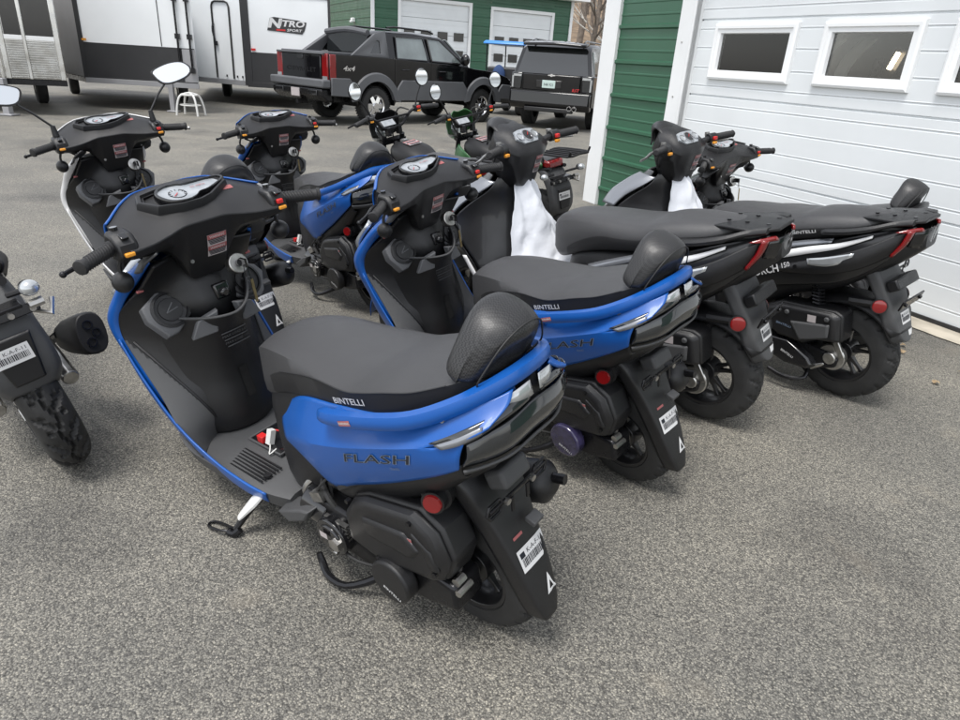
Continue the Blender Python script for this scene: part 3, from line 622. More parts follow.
    st_ = {0: [(1.10, 1.105), (1.02, 1.084), (.945, 1.045), (.915, 1.015), (.945, .93), (.995, .835), (1.055, .84), (1.13, .985)],
           .052: [(1.10, 1.105), (1.02, 1.084), (.945, 1.045), (.915, 1.015), (.945, .93), (.99, .838), (1.055, .843), (1.13, .985)],
           .078: [(1.10, 1.102), (1.02, 1.082), (.944, 1.042), (.912, 1.012), (.938, .955), (.975, .90), (1.055, .90), (1.125, .985)],
           .115: [(1.09, 1.098), (1.015, 1.076), (.94, 1.035), (.905, 1.005), (.92, .972), (.955, .950), (1.05, .955), (1.11, .99)],
           .165: [(1.06, 1.082), (1.0, 1.065), (.935, 1.028), (.895, .998), (.905, .975), (.935, .96), (1.02, .965), (1.07, 1.0)],
           .215: [(1.015, 1.062), (.975, 1.050), (.925, 1.022), (.89, .996), (.895, .978), (.915, .968), (.985, .972), (1.02, 1.0)],
           .235: [(1.0, 1.055), (.97, 1.045), (.922, 1.020), (.888, .996), (.892, .980), (.912, .971), (.975, .974), (1.005, 1.0)]}
    ks = sorted(st_); R = [[(x, -y, z) for x, z in st_[y]] for y in reversed(ks)] + [[(x, y, z) for x, z in st_[y]] for y in ks[1:]]
    mb = MB(); mb.sloft(R, 4); hbar = mb.build('handlebar_cover', m_plas, t, smooth=50, bevel=.004)
    bvh_ = bvh_of([hbar]); U_ = Vector((0, -1, 0)); W2 = Vector((.92, 0, .37))
    # instrument bezel and face, lying on the sloping top
    NT = Vector((-.30, 0, .95)).normalized(); org = Vector((1.005, 0, 1.078)); e1 = Vector((0, -1, 0)); e2 = NT.cross(e1)*-1
    e2 = Vector((.95, 0, .30)).normalized()
    def on(a, b, h=0): return org+e1*a+e2*b+NT*h
    out = [(-.135, .0), (-.12, .038), (-.07, .05), (.05, .05), (.12, .035), (.135, .005), (.06, -.048), (.02, -.062), (-.04, -.062), (-.10, -.045)]
    def frame(pts, steps):
        cx = sum(p[0] for p in pts)/len(pts); cy = sum(p[1] for p in pts)/len(pts)
        m_ = MB(); m_.loft([[on(cx+(a-cx)*k, cy+(b-cy)*k, h) for a, b in pts] for k, h in steps], caps=False); return m_
    frame(out, ((1.06, -.02), (1.03, .007), (1.0, .012), (.93, .012), (.90, .004), (.86, .003))).build('dash_ridge', m_plas, hbar, smooth=25)
    gl = [(-.074, .0), (-.066, .030), (-.035, .046), (.0, .044), (.022, .036), (.112, .037), (.130, .016), (.068, -.020), (.036, -.026), (.016, -.042), (-.016, -.051), (-.056, -.038)]
    mb = MB(); mb.loft([[on(a, b, .004) for a, b in gl], [on(a, b, .0095) for a, b in gl]]); dial = mb.build('instrument_panel', m_dial, hbar)
    mb = MB(); P2 = gl; P3 = [tuple(q)[:2] for q in cr([(a, b, 0) for a, b in P2], 3, True)]; mb.bm.free(); frame(P3, ((1.10, -.004), (1.08, .012), (1.05, .016), (.985, .016), (.965, .006))).build('instrument_bezel', m_gloss, hbar)
    mb = MB(); mb.tube([on(.024*math.cos(k*.35+2.2)-.02, .024*math.sin(k*.35+2.2)-.002, .0105) for k in range(15)], .0012, 5); [mb.tube([on(.018*math.cos(a)-.02, .018*math.sin(a)-.002, .0105), on(.026*math.cos(a)-.02, .026*math.sin(a)-.002, .0105)], .0009, 4) for a in [k*.5-.6 for k in range(9)]]; mb.build('dial_markings', m_dark_print, dial)
    mb = MB(); mb.tube([on(-.02, -.002, .012), on(-.036, -.016, .0125)], .0012, 5); mb.build('dial_needle', m_redp, dial)
    decal('lettering', text_mesh('55 MPH', res=1), on(.05, .012, .02), e1, e2, .014, .014, m_redprint, dial, None, -.008)
    # blue lip along the front top edge
    edge = [(x[0][0]+.004, y, x[0][1]-.002-.008*max(0, 1-abs(y)/.2)) for y, x in ((y, st_[y]) for y in ks)]
    epth = [(x, -y, z) for x, y, z in reversed(edge)] + edge[1:]
    mb = MB(); mb.sheet([[(x-.010, y, z+.003) for x, y, z in epth], [(x+.006, y, z-.004) for x, y, z in epth], [(x+.018, y, z-.04) for x, y, z in epth], [(x+.02, y, z-.09) for x, y, z in epth]], 2, 3); mb.build('handlebar_front_cover', m_blue, hbar, solid=.005, offs=1)
    decal('sticker', rect_geo(1, 1), (.998, -.125, 1.08), U_, W2, .05, .018, m_redprint, hbar, bvh_, .001)
    # two warning labels on the column
    warn_label('warning_label', (.925, -.028, .925), U_, (-.3, 0, .95), .062, .075, hbar, bvh_)
    mb = MB(); mb.disc((.958, .055, .90), .006, .006, axis=(1, 0, 0), n=10); mb.build('screw', m_metal, hbar)
    for s in (1, -1):
        # switch box, buttons, grip, lever, hanging indicator
        mb = MB(); R = []
        for y, k in ((.205, .8), (.212, 1), (.255, 1), (.263, .85)):
            R.append([(.935+.040*k*a, y*s, 1.010+.040*k*b) for a, b in ((1, .5), (.6, 1), (-.5, .8), (-1, .2), (-1, -.6), (-.5, -1), (.5, -1), (1, -.5))])
        mb.loft(R); sw = mb.build('switch_box', m_plas, hbar, bevel=.004)
        mb = MB(); mb.box((.905, .235*s, 1.038), (.022, .020, .008), Matrix.Rotation(-.45, 3, 'Y')); mb.build('rocker_switch', m_gloss, sw, bevel=.002)
        mb = MB(); mb.box((.893, .238*s, .992), (.016, .026, .011)); mb.build('amber_button', m_amber, sw, bevel=.003)
        if s < 0:
            mb = MB(); mb.box((.893, .234*s, 1.012), (.014, .020, .014)); mb.build('red_button', m_redp, sw, bevel=.003)
        mb = MB(); mb.disc((.955, .235*s, 1.052), .010, .01, axis=(0, 0, 1), n=14); mb.build('mirror_socket', m_gloss, sw)
        g0, g1 = Vector((.933, .262*s, 1.010)), Vector((.872, .372*s, 1.002)); d = g1-g0
        mb = MB(); mb.tube([g0, g0+d*.06, g0+d*.08, g0+d*.9, g0+d*.92, g0+d*.985, g1], [.021, .021, .0165, .0165, .0205, .019, .012], 16)
        for k in range(10): mb.tube([g0+d*(.12+.07*k)+Vector((math.cos(a), 0, math.sin(a)))*.0175+d*.02*math.sin(a*2) for a in [j*PI/6 for j in range(13)]], .0022, 4)
        mb.build('grip', m_rub2, hbar, smooth=50)
        mb = MB(); mb.tube([(.975, .235*s, 1.0), (.985, .27*s, .998), (.955, .33*s, .99), (.925, .395*s, .985)], [.011, .010, .007, .006], 8, 4); mb.ell((.924, .397*s, .985), (.009, .009, .009), 10, 8); mb.build('brake_lever', m_steel if s > 0 else m_metal, hbar)
        mb = MB(); mb.tube([(.96, .235*s, .985), (.965, .25*s, .95), (.965, .252*s, .93)], .006, 6, 3); mb.ell((.965, .255*s, .905), (.034, .028, .030), 18, 12, Matrix.Rotation(.3, 3, 'Y')); mb.build('indicator_lamp', m_plas, hbar, smooth=60)
        mb = MB(); mb.ell((.985, .255*s, .903), (.017, .019, .020), 16, 10, Matrix.Rotation(.3, 3, 'Y')); mb.build('indicator_lens', m_clear, hbar)
        mb = MB(); mb.tube([(.975, .215*s, .99), (1.03, .19*s, .955), (1.08, .12*s, .93)], .005, 6, 4); mb.tube([(.965, .225*s, .985), (1.0, .16*s, .93), (1.05, .11*s, .90)], .0035, 6, 4); mb.build('control_cable', m_rub, hbar)
    # --- writing
    bs = bvh_of(panels); bseat = bvh_of([seat]); bc = bvh_of([cover, air])
    for s in (1, -1):
        ux = Vector((-.93*s, 0, .355*s)); uy = Vector((.30, -.15*s, .93)) if s > 0 else Vector((.30, .15, .93))
        ux = Vector((-.93, 0, .355)) if s > 0 else Vector((.93, 0, -.355))
        p = panels[0 if s > 0 else 1]; o = (.095, .21*s, .630)
        decal('lettering', text_mesh('FLASH', .024, .3), o, ux, uy, .092, .034, m_grey_print, p, bs, .0022)
        decal('lettering', text_mesh('FLASH', -.006, .3), o, ux, uy, .092, .034, m_dark_print, p, bs, .0030)
        decal('lettering', text_mesh('SERIES', 0, .2, res=1), (.03, .21*s, .628), ux, uy, .012, .010, m_grey_print, p, bs, .0022)
        ux = Vector((-.96, 0, .27)) if s > 0 else Vector((.96, 0, -.27)); uy = Vector((.22, -.25*s, .95))
        decal('lettering', text_mesh('BINTELLI', .012), (.205, .17*s, .722), ux, uy, .033, .022, m_print, seat, bseat, .0022)
        br = bvh_of([rail]); ux = Vector((-.94, 0, .34)) if s > 0 else Vector((.94, 0, -.34)); a = decal('rail_sticker', rect_geo(1, 1), (.150, .215*s, .716), ux, (.3, 0, .95), .045, .013, m_redprint, rail, br, .001)
        decal('lettering', text_mesh('WARNING', .01, res=1), (.150, .215*s, .716), ux, (.3, 0, .95), .009, .009, m_print, rail, br, .0018)
    ux = Vector((-.93, .1, -.36)); decal('lettering', text_mesh('BINTELLI', .012), (.118, .22, .195), ux, (-.36, 0, .93), .016, .013, m_print, cover, bc, .0015)
    decal('air_box_label', rect_geo(1, 1), (.045, .2, .40), (-1, 0, .1), (0, 0, 1), .034, .022, m_print_dim, air, bc, .0015); decal('label_heading', rect_geo(1, 1), (.045, .2, .406), (-1, 0, .1), (0, 0, 1), .034, .008, m_redprint, air, bc, .0022)
    decal('fan_label', rect_geo(1, 1), (.37, .21, .262), (-1, 0, 0), (0, 0, 1), .03, .02, m_print_dim, case, None, .002)
    return t
def set_steer(t, deg, a=.922):
    for o in t.children:
        if o.name.split('.')[0] == 'handlebar_cover': o.matrix_basis = Matrix.Translation((a, 0, 0)) @ Matrix.Rotation(math.radians(deg), 4, 'Z') @ Matrix.Translation((-a, 0, 0))
# ---------------------------------------------------------------- ground
mb = MB(); g = [-400, -120, -60, -30, -14, -7, -3, 0, 3, 7, 14, 30, 60, 120, 400]
vs = [[mb.bm.verts.new((x, y, 0)) for x in g] for y in g]
for j in range(len(g)-1):
    for i in range(len(g)-1): mb.face((vs[j][i], vs[j][i+1], vs[j+1][i+1], vs[j+1][i]))
gr = mb.build('ground', m_asph, smooth=0); gr['kind'] = 'structure'
# ---------------------------------------------------------------- near garage, far workshop, woods
def steel(name, col): return M(name, col, .42, 0, .15, var=.10, vs=1.2, rvar=.08)
m_green = steel('green painted steel siding', (.022, .095, .050))
m_trim = M('white painted steel trim', (.74, .75, .75), .4, 0, .1, var=.05, vs=2)
m_door = M('white embossed door steel', (.70, .725, .735), .42, 0, .1, var=.05, vs=1.5, bump=.15, bs=140)
m_vinyl = M('white window frame vinyl', (.84, .85, .85), .35)
m_conc = M('concrete', (.42, .38, .31), .85, var=.3, vs=5, bump=.6, bs=120)
m_roof = M('grey roof steel', (.25, .26, .27), .45, .2)
m_inside = M('dark interior', (.09, .08, .07), .8, var=.4, vs=1)
def glass(name, tint=.75, rough=.01):
    m = bpy.data.materials.new(name); m.use_nodes = True; t = m.node_tree; t.nodes.clear(); L = t.links.new
    o = t.nodes.new('ShaderNodeOutputMaterial'); mx = t.nodes.new('ShaderNodeMixShader'); tr = t.nodes.new('ShaderNodeBsdfTransparent'); gl = t.nodes.new('ShaderNodeBsdfGlossy'); fr = t.nodes.new('ShaderNodeFresnel')
    tr.inputs[0].default_value = (tint, tint, tint*.98, 1); gl.inputs['Roughness'].default_value = rough; gl.inputs[0].default_value = (1, 1, 1, 1); fr.inputs[0].default_value = 1.5
    L(fr.outputs[0], mx.inputs[0]); L(tr.outputs[0], mx.inputs[1]); L(gl.outputs[0], mx.inputs[2]); L(mx.outputs[0], o.inputs[0]); return m
m_glass = glass('window glass', .8)
m_lamp = M('lit tube lamp', (1, .80, .52), .4, emit=14)
def profile_wall(mb, x0, x1, z0, z1, rib=.3235, first=.19, axis='x', y=0, h=.022):
    """horizontal ribbed sheet: major ribs each .32 m with two low creases between"""
    pr = [(z0, 0)]; k = 0
    z = first
    while z < z1-.03:
        for dz, d in ((-.024, 0), (-.011, h), (.011, h), (.024, 0), (.095, 0), (.102, .004), (.112, .004), (.119, 0), (.205, 0), (.212, .004), (.222, .004), (.229, 0)):
            if z0 < z+dz < z1: pr.append((z+dz, d))
        z += rib
    pr.append((z1, 0)); pr.sort(key=lambda q: q[0])
    if axis == 'x': mb.loft([[(x0, y-d, q) for q, d in pr], [(x1, y-d, q) for q, d in pr]], caps=False, closed=False)
    else: mb.loft([[(y-d, x1, q) for q, d in pr], [(y-d, x0, q) for q, d in pr]], caps=False, closed=False)
GM = Matrix(((.4448, .8956, 0, 1.177), (-.8956, .4448, 0, 7.713), (0, 0, 1, 0), (0, 0, 0, 1)))
gar = thing('garage', 'green steel garage with white trim and a large white door beside the scooters', 'garage', None, GM)
mb = MB(); profile_wall(mb, .08, 1.045, 0, 3.45); mb.build('siding', m_green, gar, smooth=0, solid=.002)
mb = MB(); profile_wall(mb, 6.6, 9.0, 0, 3.45); mb.build('siding', m_green, gar, smooth=0, solid=.002)
mb = MB(); profile_wall(mb, .095, 9.0, 0, 3.45, axis='y', y=-.155)
mb.build('end_siding', m_green, gar, smooth=0, solid=.002)
mb = MB(); mb.box((3.8, .02, 3.25), (5.55, .05, .42)); mb.build('door_header', m_trim, gar, bevel=.004)
mb = MB(); mb.box((-.035, -.015, 1.73), (.258, .05, 3.46)); mb.box((-.155, .11, 1.73), (.045, .22, 3.46)); mb.build('corner_trim', m_trim, gar, bevel=.006)
for x, w in ((1.135, .20), (6.5, .22)):
    mb = MB(); mb.box((x, -.012, 1.525), (w, .06, 3.05)); mb.box((x+(.085 if x < 3 else -.085), .0, 1.525), (.03, .10, 3.05)); j = mb.build('door_jamb', m_trim, gar, bevel=.005)
    for z in (.3, .75, 1.21, 1.67, 2.1, 2.55): mb = MB(); mb.disc((x-.02, -.044, z), .008, .008, n=8); mb.build('screw', m_metal, j)
# sectional door: embossed grooves, one dark gap each .61 m
pr = [(.03, 0)]
for sct in range(5):
    b = .03+.6075*sct
    for g in (.078, .225, .385, .53):
        pr += [(b+g-.009, 0), (b+g-.003, .0045), (b+g+.003, .0045), (b+g+.008, -.002), (b+g+.014, 0)]
    pr += [(b+.6075-.010, 0), (b+.6075-.004, .014), (b+.6075+.003, .014), (b+.6075+.009, 0)]
pr = [q for q in pr if q[0] < 3.05]+[(3.055, 0)]
wins = [(1.452, 2.312), (2.566, 3.302), (3.516, 4.30), (4.55, 5.35), (5.55, 6.30)]
mb = MB(); Y0 = .045
xs = [1.232]+[v_ for a, b in wins for v_ in (a+.06, b-.06)]+[6.40]
for i in range(len(xs)-1):
    if i % 2 == 0: mb.loft([[(xs[i], Y0+d, z) for z, d in pr], [(xs[i+1], Y0+d, z) for z, d in pr]], caps=False, closed=False)
    else:
        lo = [q for q in pr if q[0] < 1.44]+[(1.44, 0)]; hi = [(1.765, 0)]+[q for q in pr if q[0] > 1.765]
        for seg in (lo, hi): mb.loft([[(xs[i], Y0+d, z) for z, d in seg], [(xs[i+1], Y0+d, z) for z, d in seg]], caps=False, closed=False)
gd = mb.build('garage_door', m_door, gar, smooth=0)
for a, b in wins:
    z0, z1 = 1.393, 1.805; mb = MB()
    def fr(i, y): return [(a+i, y, z0+i), (b-i, y, z0+i), (b-i, y, z1-i), (a+i, y, z1-i)]
    mb.loft([fr(-.012, Y0+.004), fr(-.010, Y0-.026), fr(.006, Y0-.034), fr(.026, Y0-.032), fr(.032, Y0-.020), fr(.060, Y0-.018), fr(.066, Y0+.012)], caps=False)
    f = mb.build('window_frame', m_vinyl, gd, smooth=20)
    mb = MB(); mb.box(((a+b)/2, Y0+.012, (z0+z1)/2), (b-a-.118, .005, z1-z0-.118)); mb.build('window_pane', m_glass, gd)
mb = MB(); mb.box((3.815, .045, .016), (5.15, .03, .032)); mb.build('rubber_seal', m_rub, gd)
mb = MB(); mb.prism([(-.5, 3.42), (9.2, 3.42), (9.2, 3.52), (-.5, 3.52)], -.45, 0, 'y'); mb.build('eave', m_trim, gar)
mb = MB(); mb.loft([[(-.5, -.5, 3.52), (-.5, 5, 5.6), (-.5, 5, 5.68), (-.5, -.5, 3.6)], [(9.3, -.5, 3.52), (9.3, 5, 5.6), (9.3, 5, 5.68), (9.3, -.5, 3.6)]]); mb.loft([[(-.5, 10.3, 3.52), (-.5, 5.01, 5.6), (-.5, 5.01, 5.68), (-.5, 10.3, 3.6)], [(9.3, 10.3, 3.52), (9.3, 5.01, 5.6), (9.3, 5.01, 5.68), (9.3, 10.3, 3.6)]]); mb.build('roof', m_roof, gar, smooth=0)
mb = MB(); mb.box((4.5, 2.6, 1.6), (8.9, .05, 3.2)); mb.box((4.5, 1.35, 3.3), (8.9, 2.5, .05)); mb.box((4.5, 1.3, .0), (8.9, 2.4, .02)); mb.build('inner_wall', m_inside, gar)
# what shows through the panes
shelf = thing('storage_rack', 'dark rack with curved white panels behind the second garage window', 'rack', None, GM @ Matrix.Translation((2.25, .75, 0)))
mb = MB(); [mb.box((x, y, .8), (.05, .05, 1.6)) for x in (-.42, .42) for y in (-.2, .2)]; [mb.box((0, 0, z), (.9, .45, .03)) for z in (.4, .9, 1.3)]; mb.build('rack_frame', m_steel, shelf)
for dx, w in ((-.22, .09), (.03, .12)):
    mb = MB(); mb.sheet([[(dx+.05, -.1, 1.33), (dx-.02, -.14, 1.45), (dx-.01, -.1, 1.6), (dx+.06, -.02, 1.75)], [(dx+.05+w, -.1, 1.33), (dx-.02+w, -.15, 1.45), (dx+w, -.1, 1.6), (dx+.08+w, -.02, 1.75)]], 4, 3); mb.build('curved_panel', m_white, shelf, solid=.01)
mach = thing('machine', 'dark round machine with two pale lamps behind the first garage window', 'machine', None, GM @ Matrix.Translation((1.15, .75, 0)))
mb = MB(); mb.box((0, 0, .65), (.7, .4, 1.3)); mb.disc((0, -.05, 1.58), .27, .3, n=32); mb.build('machine_body', m_steel, mach, bevel=.02)
for x in (-.17, .18): mb = MB(); mb.box((x, -.21, 1.6), (.045, .02, .045)); mb.build('lamp_lens', m_wplas, mach)
mb = MB(); mb.tube([(.13*math.cos(k*PI/12), -.215, 1.53+.10*math.sin(k*PI/12)) for k in range(25)], .008, 6); mb.build('ring', m_metal, mach)
tl = thing('tube_lamp', 'lit tube lamp glowing inside the garage behind its window', 'lamp', None, GM @ Matrix.Translation((1.95, 1.75, 1.66)))
mb = MB(); mb.tube([(-.045, 0, -.10), (.005, 0, .04)], .020, 10); mb.build('lamp_tube', m_lamp, tl)
mb = MB(); mb.box((-.05, .06, -.06), (.12, .04, .28), Matrix.Rotation(.33, 3, 'Y')); mb.build('lamp_housing', m_steel, tl)
mb = MB(); R = []
random.seed(11)
for i in range(60):
    x = 1.05+i*.0935; R.append([(x, .30, .006), (x, -.02, .006), (x, -.17-random.uniform(0, .03), .006)])
mb.loft(R, caps=False, closed=False); ap = mb.build('concrete_apron', m_conc); ap.matrix_world = GM; ap['kind'] = 'structure'

# far workshop
FM = Matrix(((.8956, -.4448, 0, -4.869), (.4448, .8956, 0, 28), (0, 0, 1, 0), (0, 0, 0, 1)))
ws = thing('workshop', 'long green steel workshop with two white roller doors behind the vehicles', 'workshop', None, FM)
mb = MB(); D = ((1.1, 3.95, 3.35), (5.02, 7.75, 3.3))
for a, b in ((0, .98), (4.07, 4.90), (7.87, 8.7)): profile_wall(mb, a, b, 0, 3.95, first=.1)
for a, b, h in D: profile_wall(mb, a-.12, b+.12, h+.1, 3.95, first=h+.26)
profile_wall(mb, 0, 14, 0, 6.2, axis='y', y=0, first=.1)
mb.build('siding', m_green, ws, smooth=0, solid=.003)
mb = MB(); mb.box((8.7, 7, 2), (.02, 14, 4)); mb.box((4.3, 14, 2), (8.6, .02, 4)); mb.box((4.3, 7, .02), (8.6, 13.9, .03)); mb.build('back_wall', m_green, ws)
mb = MB(); mb.box((-.02, -.03, 2), (.12, .10, 4)); mb.box((8.7, -.02, 2), (.12, .08, 4)); mb.build('corner_trim', m_trim, ws)
for a, b, h in D:
    mb = MB(); mb.box((a-.06, -.01, h/2), (.12, .08, h)); mb.box((b+.06, -.01, h/2), (.12, .08, h)); mb.box(((a+b)/2, -.012, h+.06), (b-a+.24, .08, .12)); dr = mb.build('door_frame', m_trim, ws)
    mb = MB(); n = 6
    for k in range(n): mb.box(((a+b)/2, .06, h*(k+.5)/n), (b-a, .04, h/n-.012)); [mb.box(((a+b)/2, .037, h*k/n+q*h/n), (b-a, .01, .02)) for q in (.3, .7)]
    rd = mb.build('roller_door', m_door, ws)
    for zz in (1.42, 2.06):
        for k in range(4):
            x = a+.16+(b-a)*.245*k; mb = MB(); mb.box((x+.2, .022, zz+.15), (.42, .03, .30)); mb.build('door_window', m_gloss, rd)
mb = MB(); mb.box((4.3, -.30, 3.98), (9.8, .62, .14)); mb.box((9.15, 6.6, 4.0), (.12, 14, .14)); mb.build('eave', m_trim, ws)
mb = MB(); mb.loft([[(-.5, -.6, 4.06), (-.5, 7, 6.4), (-.5, 7, 6.5), (-.5, -.6, 4.16)], [(9.2, -.6, 4.06), (9.2, 7, 6.4), (9.2, 7, 6.5), (9.2, -.6, 4.16)]]); mb.loft([[(-.5, 14.6, 4.06), (-.5, 7.01, 6.4), (-.5, 7.01, 6.5), (-.5, 14.6, 4.16)], [(9.2, 14.6, 4.06), (9.2, 7.01, 6.4), (9.2, 7.01, 6.5), (9.2, 14.6, 4.16)]]); mb.build('roof', m_roof, ws, smooth=0)
mb = MB(); mb.box((-.07, 2.6, 2.62), (.14, .24, .16)); mb.box((-.14, 2.6, 2.56), (.10, .2, .08)); wl = mb.build('wall_lamp', m_trim, ws, bevel=.02)

# wooded bank behind
m_litter = M('leaf litter', (.20, .145, .095), .95, var=.45, vs=.9, bump=.6, bs=8)
m_bark = M('grey bark', (.17, .14, .115), .9, var=.4, vs=4, bump=.6, bs=40)
m_birch = M('pale birch bark', (.50, .48, .44), .8, var=.4, vs=5)
mb = MB(); R = []
for j in range(11):
    d = 44+j*9
    R.append([(x, d+.10*abs(x-6)+2*pnoise(Vector((x*.05, j, 0))), -.05 if j == 0 else 1.7*j+1.5*pnoise(Vector((x*.06, j*.4, 3)))) for x in range(-90, 130, 6)])
mb.loft(R, caps=False, closed=False); hill = mb.build('hillside', m_litter, smooth=60); hill['kind'] = 'structure'
def bare_tree(x, y, z, h, r, seed, m, label, lean=0):
    random.seed(seed); t = thing('bare_tree', label, 'tree', 'bare trees on the bank', Matrix.Translation((x, y, z)))
    P = [(0, 0, -.3)]
    for k in range(1, 7): P.append((lean*k/6*h*.1+random.uniform(-.12, .12), random.uniform(-.12, .12), h*k/6))
    mb = MB(); mb.tube(P, [r*1.25, r, r*.75, r*.5, r*.25, r*.08], 8, 3); mb.build('trunk', m, t, smooth=60)
    mb = MB(); PP = cr(P, 6)
    for k in range(26):
        q = random.uniform(.2, .97); b = PP[int(q*(len(PP)-1))]; a = random.uniform(0, 2*PI); L = (1.05-q)*h*.36+.5
        d = Vector((math.cos(a), math.sin(a), random.uniform(.5, 1.3))).normalized(); pts = [b+d*L*f+Vector((random.uniform(-.1, .1), random.uniform(-.1, .1), .12*f*L))*f for f in (0, .35, .7, 1)]
        rr = r*(1-q)*.42+.012; mb.tube(pts, [rr, rr*.6, .008], 5, 2)
        for w in range(4):
            s = pts[random.randint(1, 2)]; d2 = (d+Vector((random.uniform(-1, 1), random.uniform(-1, 1), random.uniform(-.2, .8)))).normalized(); mb.tube([s, s+d2*L*.2, s+d2*L*.45+Vector((0, 0, .1))], [.016, .012, .006], 4)
    mb.build('branches', m, t, smooth=60); return t
TR = [(4.8, 40, 'slim grey bare tree on the bank just right of the workshop roof corner', m_bark, .15), (6.3, 43, 'pale birch trunk beside the workshop corner', m_birch, .10), (7.9, 41, 'second pale birch standing left of the white garage corner', m_birch, .09), (7.1, 50, 'thick grey bare tree between the two birches', m_bark, .20), (5.7, 55, 'distant bare tree seen above the workshop eave end', m_bark, .22), (9.2, 47, 'bare tree half hidden by the white garage corner', m_bark, .18), (8.4, 60, 'far bare tree high on the bank behind the birches', m_bark, .22)]
for i, (x, y, lb, m, r) in enumerate(TR): bare_tree(x, y, max(0, (y-44)*.19)-.2, 13+i % 3*2, r, 50+i, m, lb, (-1)**i*.6)
mb = MB(); random.seed(5)
for i in range(330):
    y = random.uniform(60, 120); x = random.uniform(-45, 75); z = (y-44)*.185; h = random.uniform(9, 16)
    mb.tube([(x, y, z-.5), (x+random.uniform(-.3, .3), y, z+h*.5), (x+random.uniform(-.7, .7), y, z+h)], [random.uniform(.10, .22), .10, .02], 5)
    for k in range(7):
        q = random.uniform(.3, .9)*h; a = random.uniform(0, 6.28); mb.tube([(x, y, z+q), (x+math.cos(a)*1.3, y+math.sin(a)*1.3, z+q+1.4)], [.05, .01], 4)
fw = mb.build('far_wood', m_bark, smooth=60); fw['kind'] = 'stuff'; fw['label'] = 'bare brown wood on the bank behind the buildings'; fw['category'] = 'wood'

# ---------------------------------------------------------------- trailers
m_alu = M('polished aluminium sheet', (.62, .62, .61), .22, 1, rvar=.10, vs=3, var=.12)
m_twhite = M('white trailer skin', (.76, .78, .79), .35, 0, .3, var=.04, vs=1.2)
m_tblack = M('black stone guard', (.022, .022, .024), .45, 0, .1, rvar=.1, vs=3)
m_tgrey = M('grey coated panel', (.30, .30, .31), .4, .2, var=.15, vs=1.2)
def Vn(a, b): # frame on the vertical face from a to b (x along, y inward)
    d = (Vector((b[0], b[1], 0))-Vector((a[0], a[1], 0))); L = d.length; d.normalize()
    return Matrix(((d.x, -d.y, 0, a[0]), (d.y, d.x, 0, a[1]), (0, 0, 1, 0), (0, 0, 0, 1))), L
def trailer_shell(t, foot, z0, z1, m):
    mb = MB(); mb.prism(foot, z0, z1, 'z'); s = mb.build('trailer_body', m, t, smooth=0, bevel=.02); 
    mb = MB(); mb.prism(foot, z1+.003, z1+.09, 'z', .995); mb.build('roof', m_alu, t, bevel=.03)
    mb = MB(); mb.prism(foot, z0-.10, z0-.003, 'z', 1); mb.build('chassis', m_steel, t)
    cx = sum(p[0] for p in foot)/len(foot); cy = sum(p[1] for p in foot)/len(foot)
    return cx, cy
def face_box(M_, x0, x1, z0, z1, out, name, mat, t, dep=.02, bevel=.003):
    mb = MB(); vs = []
    q = [M_ @ Vector(((x0+x1)/2, -out+dep/2, (z0+z1)/2))][0]
    mb.box(q, (x1-x0, dep, z1-z0), M_.to_3x3()); return mb.build(name, mat, t, bevel=bevel)
def axle(t, pts, d):
    for p in pts:
        w = MB(); c = Vector((p[0], p[1], .34)); ax = Vector((-d[1], d[0], 0))
        w.lathe([(.12, -.09), (.20, -.11), (.29, -.11), (.335, -.08), (.34, 0), (.335, .08), (.29, .11), (.20, .11), (.12, .09)], c, 28, ax); wo_ = w.build('wheel', m_rub, t, smooth=40)
        w = MB(); w.disc(c, .19, .19, axis=ax, n=24); w.build('rim', m_metal, wo_, bevel=.01)
# trailer with black lower guard on its nose
t2 = thing('cargo_trailer', 'white cargo trailer with black lower panel and grey side, left of the lettered trailer', 'trailer')
f2 = [(-9.9, 16.3), (-8.69, 15), (-6.4, 15.25), (-8.6, 19.3), (-12, 19.9)]
trailer_shell(t2, f2, .60, 2.75, m_twhite); axle(t2, [(-8.0, 18.0), (-11.0, 18.4)], (-.5, .87))
Ma, La = Vn((-8.69, 15), (-6.4, 15.25)); Mb_, Lb = Vn((-9.9, 16.3), (-8.69, 15))
face_box(Ma, .03, La-.02, .60, 1.28, .012, 'stone_guard', m_tblack, t2); face_box(Ma, -.02, .07, .58, 2.75, .018, 'corner_trim', m_tblack, t2, .03); face_box(Mb_, .02, Lb-.04, .61, 2.7, .010, 'side_panel', m_tgrey, t2)
face_box(Ma, .0, La, .50, .60, .02, 'bottom_rail', m_tgrey, t2); face_box(Ma, 1.62, 1.635, 1.29, 2.74, .012, 'panel_joint', m_tblack, t2)
for x in (1.98, 2.22):
    mb = MB(); mb.tube([Ma @ Vector((x, -.06, .8)), Ma @ Vector((x, -.06, 2.4))], .022, 8); [mb.box(Ma @ Vector((x, -.04, z)), (.09, .08, .10), Ma.to_3x3()) for z in (.85, 1.5, 2.2)]; mb.build('lock_bar', m_steel, t2)
face_box(Ma, 2.03, La-.01, .62, 1.26, .022, 'end_panel', m_tgrey, t2)
mb = MB(); mb.box(Ma @ Vector((1.72, -.02, .30)), (.10, .10, .62)); mb.box(Ma @ Vector((1.72, -.02, .02)), (.22, .2, .03)); mb.build('jack_leg', m_tgrey, t2, bevel=.008)
mb = MB(); mb.box(Ma @ Vector((.10, -.03, 1.33)), (.08, .03, .04)); mb.build('marker_lamp', m_amber, t2)
